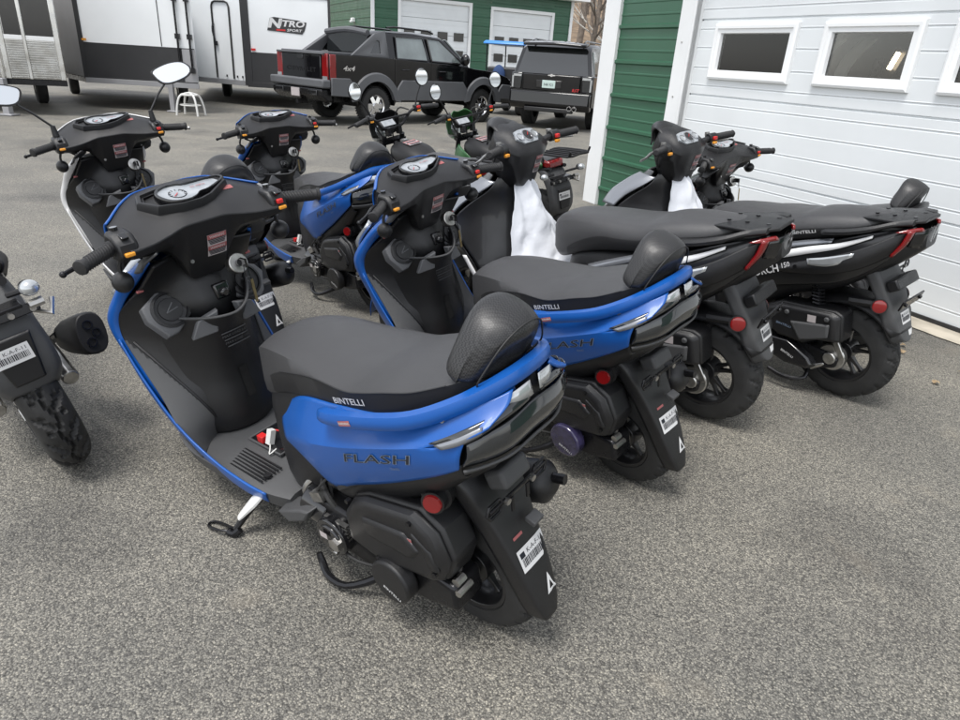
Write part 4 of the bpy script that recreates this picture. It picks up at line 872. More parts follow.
# lettered trailer
t3 = thing('cargo_trailer', 'white cargo trailer with a side door and black and white lettering emblem', 'trailer')
f3 = [(-8.2, 18.84), (-6.30, 18), (-4.22, 18.2), (-6.1, 24.0), (-10.1, 24.5)]
trailer_shell(t3, f3, .58, 2.60, m_twhite); axle(t3, [(-8.0, 21.0), (-5.2, 20.8), (-8.3, 21.9), (-5.45, 21.7)], (-.3, .95))
Ma, La = Vn((-8.2, 18.84), (-6.30, 18)); Mb_, Lb = Vn((-6.30, 18), (-4.22, 18.2))
face_box(Mb_, .12, Lb-.02, .58, 1.27, .012, 'stone_guard', m_tblack, t3); face_box(Mb_, -.06, .13, .50, 2.62, .022, 'corner_trim', m_tblack, t3, .04); face_box(Mb_, Lb-.05, Lb+.01, .55, 2.6, .02, 'corner_trim', m_tblack, t3, .03)
face_box(Mb_, .1, Lb, 2.53, 2.62, .018, 'top_rail', m_tblack, t3); face_box(Ma, .0, La, .48, .58, .02, 'bottom_rail', m_tgrey, t3); face_box(Mb_, .0, Lb, .46, .58, .02, 'bottom_rail', m_tblack, t3)
mb = MB(); P = [Ma @ Vector((x, -.02, z)) for x, z in ((1.09, .62), (1.09, 2.25), (1.13, 2.33), (1.21, 2.36), (1.53, 2.36), (1.61, 2.33), (1.65, 2.25), (1.65, .62))]
mb.tube(P, .022, 8); dr = mb.build('door_seal', m_rub, t3)
mb = MB(); mb.tube([Ma @ Vector((1.11, -.03, 1.9)), Ma @ Vector((1.11, -.07, 1.7)), Ma @ Vector((1.17, -.05, 1.42))], .02, 8, 3); mb.box(Ma @ Vector((1.16, -.04, 1.42)), (.08, .06, .10)); mb.build('door_handle', m_steel, dr)
mb = MB(); [mb.box(Ma @ Vector((x, -.015, .68)), (.03, .02, .05)) for x in (1.41, 1.76, 1.93)]; mb.build('vent', m_steel, t3)
mb = MB(); mb.box(Mb_ @ Vector((.20, -.03, 1.33)), (.10, .03, .05)); mb.build('marker_lamp', m_redp, t3)
ex = Mb_.to_3x3() @ Vector((1, 0, 0)); o = Mb_ @ Vector((1.03, -.006, 1.92))
bgp = ([Vector(p) for p in ((-.48, -.30, 0), (.38, -.40, 0), (.44, -.22, 0), (.50, .18, 0), (.30, .26, 0), (-.30, .36, 0), (-.40, .30, 0))], [(0, 1, 2, 3, 4, 5, 6)])
lg = decal('emblem', bgp, o, ex, (0, 0, 1), .98, .46, m_tblack, t3, None, .004)
decal('lettering', text_mesh('N', .05, .22), o-ex*.30+Vector((0, 0, .02)), ex, (0, 0, 1), .40, .28, m_print, lg, None, .008)
decal('lettering', text_mesh('ITRO', .035, .22), o+ex*.12+Vector((0, 0, .03)), ex, (0, 0, 1), .27, .19, m_print, lg, None, .008)
decal('lettering', text_mesh('SPORT', .02, .22), o+ex*.18-Vector((0, 0, .11)), ex, (0, 0, 1), .12, .08, m_print, lg, None, .008)
decal('emblem_stripe', rect_geo(1, 1), o-ex*.14-Vector((0, 0, .115)), ex, (0, 0, 1), .22, .035, m_redp, lg, None, .007)
# aluminium trailer at the far left
t1 = thing('aluminium_trailer', 'polished aluminium trailer with ribbed lower panels and dark windows at the left edge', 'trailer')
f1 = [(-10.2, 13.3), (-8.80, 12.7), (-7.95, 13.1), (-10.9, 17), (-13.6, 15.9)]
trailer_shell(t1, f1, .62, 2.7, m_alu); axle(t1, [(-9.9, 15.3), (-11.7, 14.9)], (-.6, .8))
for (a, b) in ((f1[0], f1[1]), (f1[1], f1[2])):
    Mx, L_ = Vn(a, b)
    face_box(Mx, .10, L_-.09, 1.34, 2.6, .012, 'window', m_gloss, t1); 
    for x in (0, L_): face_box(Mx, x-.09 if x else .0, x if x else .09, .62, 2.7, .03, 'post', m_alu, t1, .05, .01)
    face_box(Mx, .06, L_-.06, 1.27, 1.34, .024, 'window_sill', m_trim, t1)
    mb = MB(); n = 16
    for k in range(n): z = .66+k*.038; mb.tube([Mx @ Vector((.10, -.008, z)), Mx @ Vector((L_-.10, -.008, z))], .015, 6)
    mb.build('ribbed_panel', m_alu, t1)
Mx, L_ = Vn(f1[1], f1[2]); face_box(Mx, .36, .42, .62, 2.7, .034, 'post', m_alu, t1, .05, .01)
mb = MB(); mb.box((-8.8, 12.55, .32), (.12, .12, .62)); mb.box((-8.8, 12.55, .02), (.26, .24, .03)); mb.build('jack_leg', m_tgrey, t1, bevel=.008)
# white bent-wire stool
st = thing('stool', 'small white stool with curved legs standing under the trailer door', 'stool', None, Matrix.Translation((-6.42, 14.75, 0)) @ Matrix.Scale(1.0, 4))
for i, (sx, sy) in enumerate(((-1, -1), (1, -1), (1, 1), (-1, 1))):
    mb = MB(); mb.tube([(sx*.22, sy*.2, 0), (sx*.20, sy*.18, .2), (sx*.14, sy*.13, .38), (0, 0, .44)], .022, 8, 4); mb.build('leg', m_wplas, st)
mb = MB(); mb.tube([(.16*math.cos(k*PI/10), .15*math.sin(k*PI/10), .40) for k in range(21)], .02, 8); mb.tube([(.2*math.cos(k*PI/10), .19*math.sin(k*PI/10), .20) for k in range(21)], .012, 8); mb.build('seat_ring', m_wplas, st)
# dead leaves by the garage door
m_leaf = M('dry brown leaf', (.34, .25, .15), .8, var=.4, vs=40)
random.seed(21)
for k, (px, py, lb) in enumerate(((2.45, 3.62, 'dry brown leaf on the asphalt right behind the last rear mudguard'), (2.52, 3.72, 'dry brown leaf touching the first, nearer the concrete strip'), (2.66, 3.36, 'dry leaf on the asphalt at the right edge of the picture'), (2.40, 3.2, 'small dry leaf lying out on the open asphalt by the wheel'))):
    mb = MB(); pts = []
    for j in range(10):
        a = 2*PI*j/10; r = (.026 if j % 2 == 0 else .017)*random.uniform(.5, 1.25); pts.append((r*1.3*math.cos(a), r*math.sin(a), .012+random.uniform(-.006, .010)))
    mb.loft([pts, [(p[0]*.3, p[1]*.3, .02) for p in pts]], caps=True); o = mb.build('leaf', m_leaf, smooth=0); o.matrix_world = Matrix.Translation((px, py, 0)) @ Matrix.Rotation(k*1.3, 4, 'Z'); tag(o, lb, 'leaf', 'dead leaves on the asphalt')
# ---------------------------------------------------------------- the bigger black scooter with twin clocks
m_satin = M('satin black paint', (.012, .012, .013), .36, 0, .25, rvar=.06, vs=4)
m_bag = M('white woven plastic bag', (.66, .68, .72), .5, bump=.6, bs=60)
def scorch_scooter(label, group):
    t = thing('motor_scooter', label, 'scooter', group)
    # inner frame and tail body
    mb = MB(); R = []
    for x, zb, zt, hw in ((.68, .30, .66, .09), (.64, .27, .72, .13), (.55, .28, .75, .145), (.42, .36, .76, .15), (.25, .48, .79, .15), (.05, .56, .82, .145), (-.10, .66, .84, .12), (-.20, .74, .86, .09), (-.26, .80, .88, .05)):
        R.append([(x, y, z) for y, z in sell(20, hw, (zt-zb)/2, 0, (zt+zb)/2, 4)])
    mb.sloft(R, 3); mb.build('inner_body', m_plas, t)
    # seat, two level
    mb = MB(); R = []
    S = ((.775, .79, .71, .055), (.755, .835, .68, .09), (.70, .862, .665, .115), (.60, .875, .70, .135), (.48, .878, .735, .15), (.36, .878, .755, .162), (.27, .885, .77, .17), (.20, .905, .785, .17), (.10, .918, .805, .155), (0, .922, .83, .13), (-.07, .925, .86, .10), (-.10, .918, .885, .07))
    for x, zt, zb, hw in S:
        h = zt-zb; e = min(.03, h*.3); cf = .40 if x < .5 else min(.85, .40+(x-.5)*2); pr_ = [(0, zt), (.45, zt-.003), (.74, zt-.012), (.92, zt-e), (1, zt-e-cf*(h-e)), (.97, zb+(h-e)*.10), (.88, zb)]
        R.append([(x, hw*a, z) for a, z in pr_]+[(x, -hw*a, z) for a, z in reversed(pr_[1:])])
    mb.sloft(R, 5); seat = mb.build('seat', [m_seat, m_seat2], t, smooth=60)
    for p in seat.data.polygons:
        if len(p.vertices) == 4 and p.index % 13 in (4, 5, 7, 8) and p.center.x < .66: p.material_index = 1
    # luggage rack with side grips
    mb = MB(); R = []
    for x, hw, z in ((.02, .085, .905), (-.06, .115, .915), (-.14, .13, .918), (-.20, .115, .920), (-.25, .07, .922)):
        R.append([(x, y, zz) for y, zz in ((hw, z-.012), (hw, z), (hw*.5, z+.004), (-hw*.5, z+.004), (-hw, z), (-hw, z-.012))])
    mb.sloft(R, 3); rack = mb.build('luggage_rack', m_plas, t, smooth=40, bevel=.003)
    for s in (1, -1):
        P = cr([(.12, .165*s, .835), (.10, .185*s, .845), (.0, .190*s, .862), (-.09, .175*s, .885), (-.16, .14*s, .908), (-.22, .10*s, .915)], 4); mb = MB(); R = []
        for i, p in enumerate(P):
            k = .5+.5*min(1, i/4); R.append([p+Vector((0, a*.022*k*s, b*.012*k)) for a, b in ((1, .2), (.6, 1), (-1, .8), (-1, -.8), (.6, -1), (1, -.4))])
        mb.loft(R); mb.build('grip_rail', m_plas, rack, smooth=40)
    mb = MB(); [mb.disc((x, y, .923), .008, .006, axis=(0, 0, 1), n=10) for x in (-.05, -.12, -.2) for y in (-.05, .05)]; mb.build('bolt', m_steel, rack)
    # side panels: black, white sweep, black winglet
    T = [(.60, .135, .60), (.45, .155, .68), (.30, .165, .735), (.12, .168, .785), (-.04, .155, .84), (-.14, .125, .87), (-.22, .085, .892)]
    m1 = [(.60, .155, .545), (.45, .18, .605), (.30, .19, .670), (.12, .195, .735), (-.05, .182, .805), (-.15, .145, .85), (-.225, .095, .882)]
    lo = [(.59, .150, .47), (.46, .165, .50), (.30, .17, .545), (.15, .175, .585), (.02, .172, .62), (-.08, .155, .68), (-.15, .13, .745)]
    ps = []
    for s in (1, -1):
        g = lambda r: [(x, y*s, z) for x, y, z in r]
        mb = MB(); mb.sheet([g(T), g(m1), [((a[0]+b[0])/2, ((a[1]+b[1])/2+.012)*s, (a[2]+b[2])/2) for a, b in zip(m1, lo)], g(lo)], 5, 4); p = mb.build('side_panel', m_satin, t, solid=.006, offs=1, smooth=35); ps.append(p)
        w0 = [(.56, .160, .600), (.47, .174, .645), (.33, .186, .705), (.16, .195, .768), (.02, .190, .808), (-.10, .168, .856)]; w1 = [(.56, .166, .572), (.47, .183, .614), (.33, .194, .672), (.16, .202, .735), (.02, .196, .785), (-.10, .172, .846)]
        mb = MB(); mb.sheet([[(x, (y+.004)*s, z) for x, y, z in w0], [(x, (y+.006)*s, z) for x, y, z in w1]], 5, 2); mb.build('white_sweep', m_white, p, solid=.006, offs=1)
        v0 = [(.53, .140, .665), (.43, .155, .705), (.31, .165, .748), (.20, .170, .782), (.06, .168, .815)]; v1 = [(.52, .160, .635), (.43, .173, .674), (.31, .182, .722), (.20, .190, .760), (.06, .186, .800)]
        mb = MB(); mb.sheet([[(x, (y+.002)*s, z) for x, y, z in v0], [(x, (y+.003)*s, z) for x, y, z in v1]], 4, 2); mb.build('silver_inset', m_silver, p, solid=.005, offs=1)
        # lower winglet carrying the chrome grille
        W0 = [(.30, .185, .645), (.18, .208, .695), (.05, .213, .745), (-.07, .190, .80), (-.17, .14, .862), (-.20, .115, .875)]; W1 = [(.29, .186, .63), (.17, .214, .648), (.04, .216, .672), (-.07, .19, .710), (-.15, .145, .765), (-.175, .12, .785)]
        mb = MB(); mb.sheet([[(x, y*s, z) for x, y, z in W0], [((a[0]+b[0])/2, ((a[1]+b[1])/2+.012)*s, (a[2]+b[2])/2) for a, b in zip(W0, W1)], [(x, y*s, z) for x, y, z in W1]], 4, 4); w = mb.build('tail_winglet', m_plas, t, solid=.008, offs=1)
        mb = MB(); mb.sheet([[(.14, .220*s, .722), (.05, .226*s, .748), (-.05, .205*s, .780)], [(.13, .226*s, .697), (.04, .229*s, .708), (-.04, .208*s, .742)]], 4, 3); mb.build('chrome_grille', m_clear, w, solid=.008, offs=1)
        mb = MB(); mb.disc((.19, .225*s, .675), .010, .012, n=12); mb.build('bolt', m_steel, w)
        # red lamp wedge at the tail
        mb = MB(); a0 = [(-.17, .150, .876), (-.205, .125, .890), (-.240, .080, .895)]; a1 = [(-.195, .138, .872), (-.220, .110, .877), (-.245, .07, .880)]
        mb.sheet([[(x, y*s, z) for x, y, z in a0], [(x, y*s, z) for x, y, z in a1]], 3, 2)
        mb.sheet([[(-.208, .128*s, .885), (-.226, .108*s, .885)], [(-.194, .136*s, .83), (-.207, .119*s, .83)], [(-.162, .145*s, .776), (-.168, .136*s, .773)]], 2, 4); mb.build('tail_light', m_red, t, solid=.012, offs=1)
        mb = MB(); mb.sheet([[(-.232, .10*s, .88), (-.262, .05*s, .885), (-.268, 0, .886)], [(-.215, .105*s, .81), (-.25, .05*s, .80), (-.258, 0, .80)]], 3, 3); mb.build('tail_cover', m_gloss, t, solid=.01)
    # rear plate carrier, round reflectors, inner mudguard
    rows = []
    for x, z, w in ((-.02, .735, .085), (-.10, .70, .095), (-.155, .62, .095), (-.20, .52, .085), (-.225, .455, .08), (-.25, .39, .055), (-.258, .365, .035)):
        rows.append([(x+.05, -w-.008, z-.02), (x+.01, -w, z), (x, -w*.7, z), (x-.003, 0, z), (x, w*.7, z), (x+.01, w, z), (x+.05, w+.008, z-.02)])
    mb = MB(); mb.sheet(rows, 3, 4); fd = mb.build('rear_mudguard', m_plas2, t, solid=.008, smooth=40)
    mb = MB(); mb.box((-.185, 0, .63), (.05, .20, .05), Matrix.Rotation(.5, 3, 'Y')); mb.build('tail_bracket', m_plas, fd, bevel=.008)
    mb = MB(); mb.box((-.235, 0, .55), (.008, .20, .05), Matrix.Rotation(-.35, 3, 'Y')); [mb.disc((-.243, s*.07, .55), .009, .012, axis=(1, 0, .3), n=8) for s in (1, -1)]; mb.build('plate_bracket', m_steel, fd, bevel=.003)
    mb = MB(); rows = []
    for k in range(8):
        a = math.radians(35+k*17); e = Vector((-math.cos(a), 0, math.sin(a))); cc = Vector((0, 0, .24)); rows.append([cc+e*.262+Vector((0, -.09, 0)), cc+e*.295+Vector((0, -.06, 0)), cc+e*.302, cc+e*.295+Vector((0, .06, 0)), cc+e*.262+Vector((0, .09, 0))])
    mb.sheet(rows, 3, 2); hug = mb.build('wheel_hugger', m_plas, t, solid=.006)
    for s in (1, -1):
        q = Vector((-.5, s, .1)).normalized(); c = Vector((-.155, .115*s, .535)); mb = MB(); mb.tube([c-q*.05, c, c+q*.004], [.02, .034, .034], 24); mb.tube([c-q*.04, (-.02, .10*s, .53)], .02, 8); h = mb.build('reflector_housing', m_plas, hug)
        mb = MB(); mb.tube([c+q*.002, c+q*.010, c+q*.013], [.030, .028, .018], 24); mb.build('reflector', m_red, h)
    bv = bvh_of([fd]); bar_label((-.222, -.012, .468), (0, -1, 0), (.3, 0, .95), .085, .055, fd, bv); decal('paper_label', rect_geo(1, 1), (-.245, -.03, .40), (0, -1, 0), (.3, 0, .95), .045, .03, m_print, fd, bv, .0012)
    # engine
    mb = MB(); q = [(.36, .36), (.33, .44), (.26, .475), (.0, .485), (-.035, .47), (-.05, .34), (.06, .325), (.12, .29), (.26, .30)]
    mb.prism(q, .07, .17, 'y'); mb.prism(q, .17, .20, 'y', .84); air = mb.build('air_box', m_plas, t, bevel=.012, seg=3)
    mb = MB(); mb.prism([(.20, .40), (.0, .43), (.0, .36), (.08, .33), (.14, .31)], .195, .208, 'y', .85); [mb.disc((x, .205, z), .012, .012, n=12) for x, z in ((.21, .44), (.02, .45))]; mb.build('cover_ridge', m_plas2, air, bevel=.005)
    mb = MB(); mb.prism([(.46, .30), (.42, .34), (.25, .31), (.02, .27), (-.04, .25), (-.03, .20), (.08, .165), (.30, .17), (.44, .20)], .06, .16, 'y'); mb.disc((.36, .165, .245), .075, .05, n=32); case = mb.build('engine_case', m_steel, t, bevel=.014, seg=3)
    mb = MB(); mb.prism([(.33, .30), (.20, .30), (.07, .23), (.045, .19), (.07, .165), (.20, .165), (.31, .20)], .15, .198, 'y', .85); cov = mb.build('variator_cover', m_gloss, t, bevel=.01, seg=3)
    mb = MB(); mb.disc((-.0, .13, .245), .065, .03, n=28); mb.disc((0, .15, .245), .03, .03, n=12); mb.box((-.03, .14, .29), (.03, .015, .09), Matrix.Rotation(.5, 3, 'Y')); mb.tube([(.02, .15, .21), (.08, .16, .17)], .012, 8); mb.build('gear_case', m_metal, t, bevel=.005)
    mb = MB(); [mb.tube([(.30+.03*k, .10, .46), (.36+.02*k, .15, .50-.02*k), (.44, .13, .47-.03*k), (.50, .10, .40)], .006, 6, 4) for k in range(3)]; mb.build('engine_hose', m_rub, case)
    for s in (1, -1):
        a, b = Vector((.135, .115*s, .63)), Vector((.085, .12*s, .36)); mb = MB(); mb.tube([a, b], .013, 10); mb.tube([a-Vector((.05*.05, 0, .05))+Vector((0, 0, -.0)), a.lerp(b, .25)], .026, 12); cs = [a.lerp(b, .2+.6*k/60)+Vector((math.cos(k*PI/3)*.027, math.sin(k*PI/3)*.027, 0)) for k in range(61)]; mb.tube(cs, .0055, 5); mb.build('shock_absorber', m_steel, t)
    mb = MB(); mb.tube([(.2, -.16, .33), (.08, -.18, .35), (-.08, -.19, .40), (-.16, -.19, .43)], [.035, .06, .065, .045], 20, 3); mb.build('muffler', m_plas, t)
    mb = MB(); mb.tube([(.55, .12, .25), (.62, .17, .15), (.66, .21, .05)], .012, 8, 2); mb.build('side_stand', m_steel, t)
    mb = MB(); mb.tube([(.12, .11, .17), (.10, .16, .11), (.18, .2, .10), (.27, .2, .12)], .011, 8, 3); mb.build('centre_stand', m_steel, t)
    wheel('rear_wheel', (0, 0, .24), .24, .135, .150, t, 5, True, disc=False, n=108, depth=.009, per=9)
    wheel('front_wheel', (1.36, 0, .323), .24, .12, .150, t, 5, True, side=-1, n=108, depth=.008, per=9)
    mb = MB(); [mb.tube([(1.36, .085*s, .323), (1.21, .085*s, .72)], [.022, .028], 10) for s in (1, -1)]; mb.build('fork', m_steel, t)
    mb = MB(); rows = []
    for k in range(9):
        a = math.radians(12+k*18); e = Vector((math.cos(a), 0, math.sin(a))); cc = Vector((1.36, 0, .323)); rows.append([cc+e*.25+Vector((0, -.085, 0)), cc+e*.275+Vector((0, -.05, 0)), cc+e*.283, cc+e*.275+Vector((0, .05, 0)), cc+e*.25+Vector((0, .085, 0))])
    mb.sheet(rows, 3, 2); mb.build('front_mudguard', m_satin, t, solid=.005)
    # floor, spine and leg shield
    mb = MB(); R = []
    for x, hw, zt, zb in ((.60, .17, .34, .25), (.72, .20, .335, .25), (.90, .21, .335, .255), (1.05, .21, .36, .28), (1.12, .20, .42, .33)): R.append([(x, y, z) for y, z in ((hw, zt-.01), (hw-.02, zt), (-hw+.02, zt), (-hw, zt-.01), (-hw+.015, zb), (hw-.015, zb))])
    mb.sloft(R, 3); mb.build('floor_board', m_plas, t, smooth=50)
    rows = []
    for z, xc, xe, hw, pw in ((.985, 1.045, 1.10, .085, 1.5), (.93, 1.045, 1.13, .125, 1.6), (.86, 1.04, 1.22, .185, 1.6), (.79, 1.03, 1.28, .225, 1.7), (.70, 1.0, 1.24, .235, 1.7), (.60, .97, 1.16, .23, 1.8), (.48, .95, 1.09, .22, 2), (.38, .97, 1.04, .21, 2), (.34, 1.0, 1.0, .21, 2)):
        rows.append([(xc+(xe-xc)*abs(u)**pw, hw*u, z) for u in (-1, -.86, -.68, -.5, -.3, -.12, .12, .3, .5, .68, .86, 1)])
    mb = MB(); mb.sheet(rows, 3, 4); mb.build('leg_shield', m_satin, t, solid=.012, smooth=50)
    rows = []
    for z, xe, hw, xn in ((1.0, 1.12, .10, 1.20), (.94, 1.15, .14, 1.28), (.87, 1.24, .195, 1.38), (.79, 1.295, .238, 1.46), (.70, 1.255, .245, 1.48), (.60, 1.175, .24, 1.42), (.50, 1.12, .22, 1.34)):
        rows.append([(xe+(xn-xe)*(1-abs(u)**1.7), hw*math.copysign(abs(u)**.62, u), z) for u in (-1, -.85, -.6, -.35, -.12, .12, .35, .6, .85, 1)])
    mb = MB(); mb.sheet(rows, 3, 4); fair = mb.build('front_fairing', m_satin, t, solid=.01, smooth=50)
    for s in (1, -1):
        mb = MB(); mb.sheet([[(1.10, .10*s, .965), (1.14, .15*s, .93), (1.23, .205*s, .87), (1.28, .243*s, .81)], [(1.14, .115*s, .975), (1.19, .155*s, .945), (1.28, .21*s, .885), (1.33, .243*s, .82)], [(1.21, .10*s, .985), (1.26, .14*s, .955), (1.34, .19*s, .89), (1.38, .225*s, .82)]], 4, 4); mb.build('silver_panel', m_silver, fair, solid=.006, offs=1)
        mb = MB(); mb.sheet([[(1.20, .240*s, .62), (1.14, .236*s, .53), (1.10, .225*s, .45)], [(1.22, .246*s, .62), (1.165, .243*s, .53), (1.12, .23*s, .45)]], 4, 2); mb.build('white_edge', m_white, fair, solid=.006)
    mb = MB(); mb.sheet([[(1.36, .12, .86), (1.42, .04, .87), (1.42, -.04, .87), (1.36, -.12, .86)], [(1.44, .16, .77), (1.49, .04, .76), (1.49, -.04, .76), (1.44, -.16, .77)]], 4, 3); mb.build('headlight', m_clear, t, solid=.02)
    # handlebar head: tall cowl with clocks
    st_ = {0: [(1.13, 1.235), (1.02, 1.205), (.94, 1.125), (.93, 1.09), (.985, .945), (1.05, .93), (1.12, .98), (1.17, 1.13)], .05: [(1.12, 1.23), (1.02, 1.203), (.94, 1.125), (.93, 1.09), (.985, .95), (1.05, .935), (1.12, .98), (1.165, 1.13)],
           .085: [(1.10, 1.21), (1.02, 1.195), (.95, 1.13), (.94, 1.09), (.99, .985), (1.045, .975), (1.11, 1.0), (1.15, 1.12)], .12: [(1.08, 1.185), (1.02, 1.172), (.965, 1.13), (.955, 1.10), (.985, 1.055), (1.04, 1.05), (1.085, 1.06), (1.11, 1.12)],
           .15: [(1.05, 1.165), (1.01, 1.158), (.975, 1.135), (.965, 1.115), (.985, 1.09), (1.02, 1.085), (1.05, 1.09), (1.065, 1.12)]}
    ks = sorted(st_); R = [[(x, -y, z) for x, z in st_[y]] for y in reversed(ks)]+[[(x, y, z) for x, z in st_[y]] for y in ks[1:]]
    mb = MB(); mb.sloft(R, 4); hb_ = mb.build('handlebar_cover', m_plas, t, smooth=50, bevel=.004)
    mb = MB(); mb.sheet([[(1.075, .10, 1.196), (1.085, 0, 1.222), (1.075, -.10, 1.196)], [(1.125, .085, 1.222), (1.150, 0, 1.252), (1.125, -.085, 1.222)], [(1.175, .05, 1.20), (1.215, 0, 1.225), (1.175, -.05, 1.20)], [(1.18, .06, 1.13), (1.20, 0, 1.14), (1.18, -.06, 1.13)]], 4, 4); mb.build('fly_screen', m_plas, hb_, solid=.006)
    NT = Vector((-.66, 0, .75)).normalized(); e1 = Vector((0, -1, 0)); e2 = Vector((.75, 0, .66)).normalized(); og = Vector((.985, 0, 1.168))
    mb = MB(); pl = [og+e1*a+e2*b for a, b in ((-.085, -.005), (-.07, .035), (-.03, .042), (.03, .042), (.07, .035), (.085, -.005), (.05, -.038), (-.05, -.038))]
    mb.loft([[p-NT*.01 for p in pl], [p+NT*.006 for p in pl]]); ip = mb.build('instrument_panel', m_dial, hb_)
    for a, r in ((0, .033), (-.055, .022), (.055, .022)):
        mb = MB(); mb.lathe([(r, .004), (r, .012), (r*.85, .012), (r*.82, .006)], og+e1*a, 28, NT, closed=True); mb.build('dial_ring', m_chrome, ip)
        mb = MB(); mb.disc(og+e1*a+NT*.007, r*.82, .003, axis=NT, n=24); mb.build('dial_face', m_gloss if a == 0 else m_clear, ip)
    mb = MB(); mb.tube([og+NT*.011, og+NT*.011+e1*.018+e2*.016], .0012, 5); mb.build('dial_needle', m_redp, ip)
    bvh_ = bvh_of([hb_]); warn_label('warning_label', (.945, -.035, 1.04), (0, -1, 0), (-.3, 0, .95), .055, .085, hb_, bvh_)
    for s in (1, -1):
        mb = MB(); mb.tube([(1.0, .12*s, 1.12), (.985, .165*s, 1.135), (.975, .2*s, 1.14)], .016, 10, 3); mb.tube([(.98, .185*s, 1.14), (.968, .235*s, 1.142)], .026, 12); sw = mb.build('switch_box', m_plas, hb_, bevel=.003)
        mb = MB(); mb.box((.947, .205*s, 1.118), (.016, .028, .014)); mb.build('amber_button', m_amber, sw, bevel=.003)
        if s < 0: mb = MB(); mb.box((.947, .205*s, 1.142), (.016, .026, .018)); mb.build('red_button', m_redp, sw, bevel=.003)
        g0, g1 = Vector((.968, .235*s, 1.142)), Vector((.925, .355*s, 1.148)); d = g1-g0
        mb = MB(); mb.tube([g0, g0+d*.06, g0+d*.08, g0+d*.9, g0+d*.92, g1], [.021, .021, .0165, .0165, .020, .012], 14)
        for k in range(9): mb.tube([g0+d*(.14+.08*k)+Vector((math.cos(a), 0, math.sin(a)))*.0172 for a in [j*PI/6 for j in range(13)]], .002, 4)
        mb.build('grip', m_rub2, hb_, smooth=50)
        mb = MB(); mb.tube([(1.0, .215*s, 1.13), (1.02, .26*s, 1.125), (1.0, .33*s, 1.115), (.985, .40*s, 1.11)], [.010, .009, .007, .006], 8, 4); mb.build('brake_lever', m_metal, hb_)
        mb = MB(); mb.disc((.995, .20*s, 1.162), .013, .02, axis=(0, 0, 1), n=14); mb.build('mirror_socket', m_metal, hb_)
        mb = MB(); mb.tube([(1.01, .2*s, 1.12), (1.06, .16*s, 1.07), (1.09, .1*s, 1.02)], .005, 6, 4); mb.build('control_cable', m_rub, hb_)
    # lettering
    bs = bvh_of(ps); bse = bvh_of([seat]); bc = bvh_of([cov])
    for s in (1, -1):
        ux = Vector((-.95*s, 0, .31*s)); p = ps[0 if s > 0 else 1]
        decal('lettering', text_mesh('SCORCH', .02), (.365, .2*s, .608), Vector((-.92*s, 0, .39*s)), (.39, 0, .92), .048, .050, m_print, p, bs, .010); decal('lettering', text_mesh('150', .015), (.243, .2*s, .668), Vector((-.92*s, 0, .39*s)), (.39, 0, .92), .032, .034, m_print, p, bs, .016)
        decal('lettering', text_mesh('BINTELLI', .012), (.20, .17*s, .822), Vector((-.97*s, 0, .22*s)), (.2, 0, .97), .027, .020, m_print, seat, bse, .002)
    decal('lettering', text_mesh('BINTELLI', .012), (.185, .21, .225), (-.93, 0, -.36), (-.36, 0, .93), .018, .016, m_print, cov, bc, .0015)
    bair = bvh_of([air]); decal('air_box_label', rect_geo(1, 1), (.09, .21, .435), (-1, 0, .05), (0, 0, 1), .04, .035, m_print_dim, air, bair, .0015); decal('lettering', text_mesh('BINTELLI', .01), (.22, .21, .37), (-.9, 0, -.1), (0, 0, 1), .02, .016, m_grey_print, air, bair, .0015)
    return t
def set_steer2(t, deg):
    for o in t.children:
        if o.name.split('.')[0] == 'handlebar_cover': o.matrix_basis = Matrix.Translation((1.03, 0, 0)) @ Matrix.Rotation(math.radians(deg), 4, 'Z') @ Matrix.Translation((-1.03, 0, 0))
def white_bag(label, M_, seed, w=1.0):
    """light plastic bag draped over the spine between the bars and the seat"""
    random.seed(seed); mb = MB(); rows = []
    prof = [(1.00, .985), (.955, .93), (.93, .86), (.90, .78), (.87, .70), (.83, .64), (.78, .60), (.73, .585)]
    for i, (x, z) in enumerate(prof):
        k = i/(len(prof)-1); hw = (.025+.185*k**.75)*w; row = []
        for j in range(11):
            u = -1+.2*j; n_ = pnoise(Vector((u*2.2+seed, k*3, seed*1.7)))
            hw2 = hw*(1.25 if u < 0 and k > .4 else 1)*(1.65 if u > 0 else 1); row.append((x+.045*abs(u)**1.6+.035*n_+.012*math.sin(u*7+k*4+seed), u*hw2-.005-.025*k+.012*n_, z-.16*k*abs(u)**2+.045*n_+.03*pnoise(Vector((u*6, k*8, seed)))))
        rows.append(row)
    mb.sheet(rows, 5, 5)
    for v_ in mb.bm.verts:
        q = v_.co*9+Vector((seed, 0, 0)); a = abs(pnoise(q)); b_ = abs(pnoise(q*2.3+Vector((5, 3, 1)))); v_.co += Vector((-.030*(.35-a)-.012*(.3-b_), .02*pnoise(q+Vector((9, 9, 9))), .012*(a-.2)))
    o = mb.build('plastic_bag', m_bag, smooth=50, solid=.002); o.matrix_world = M_; return tag(o, label, 'bag', 'white bags over the scooters')
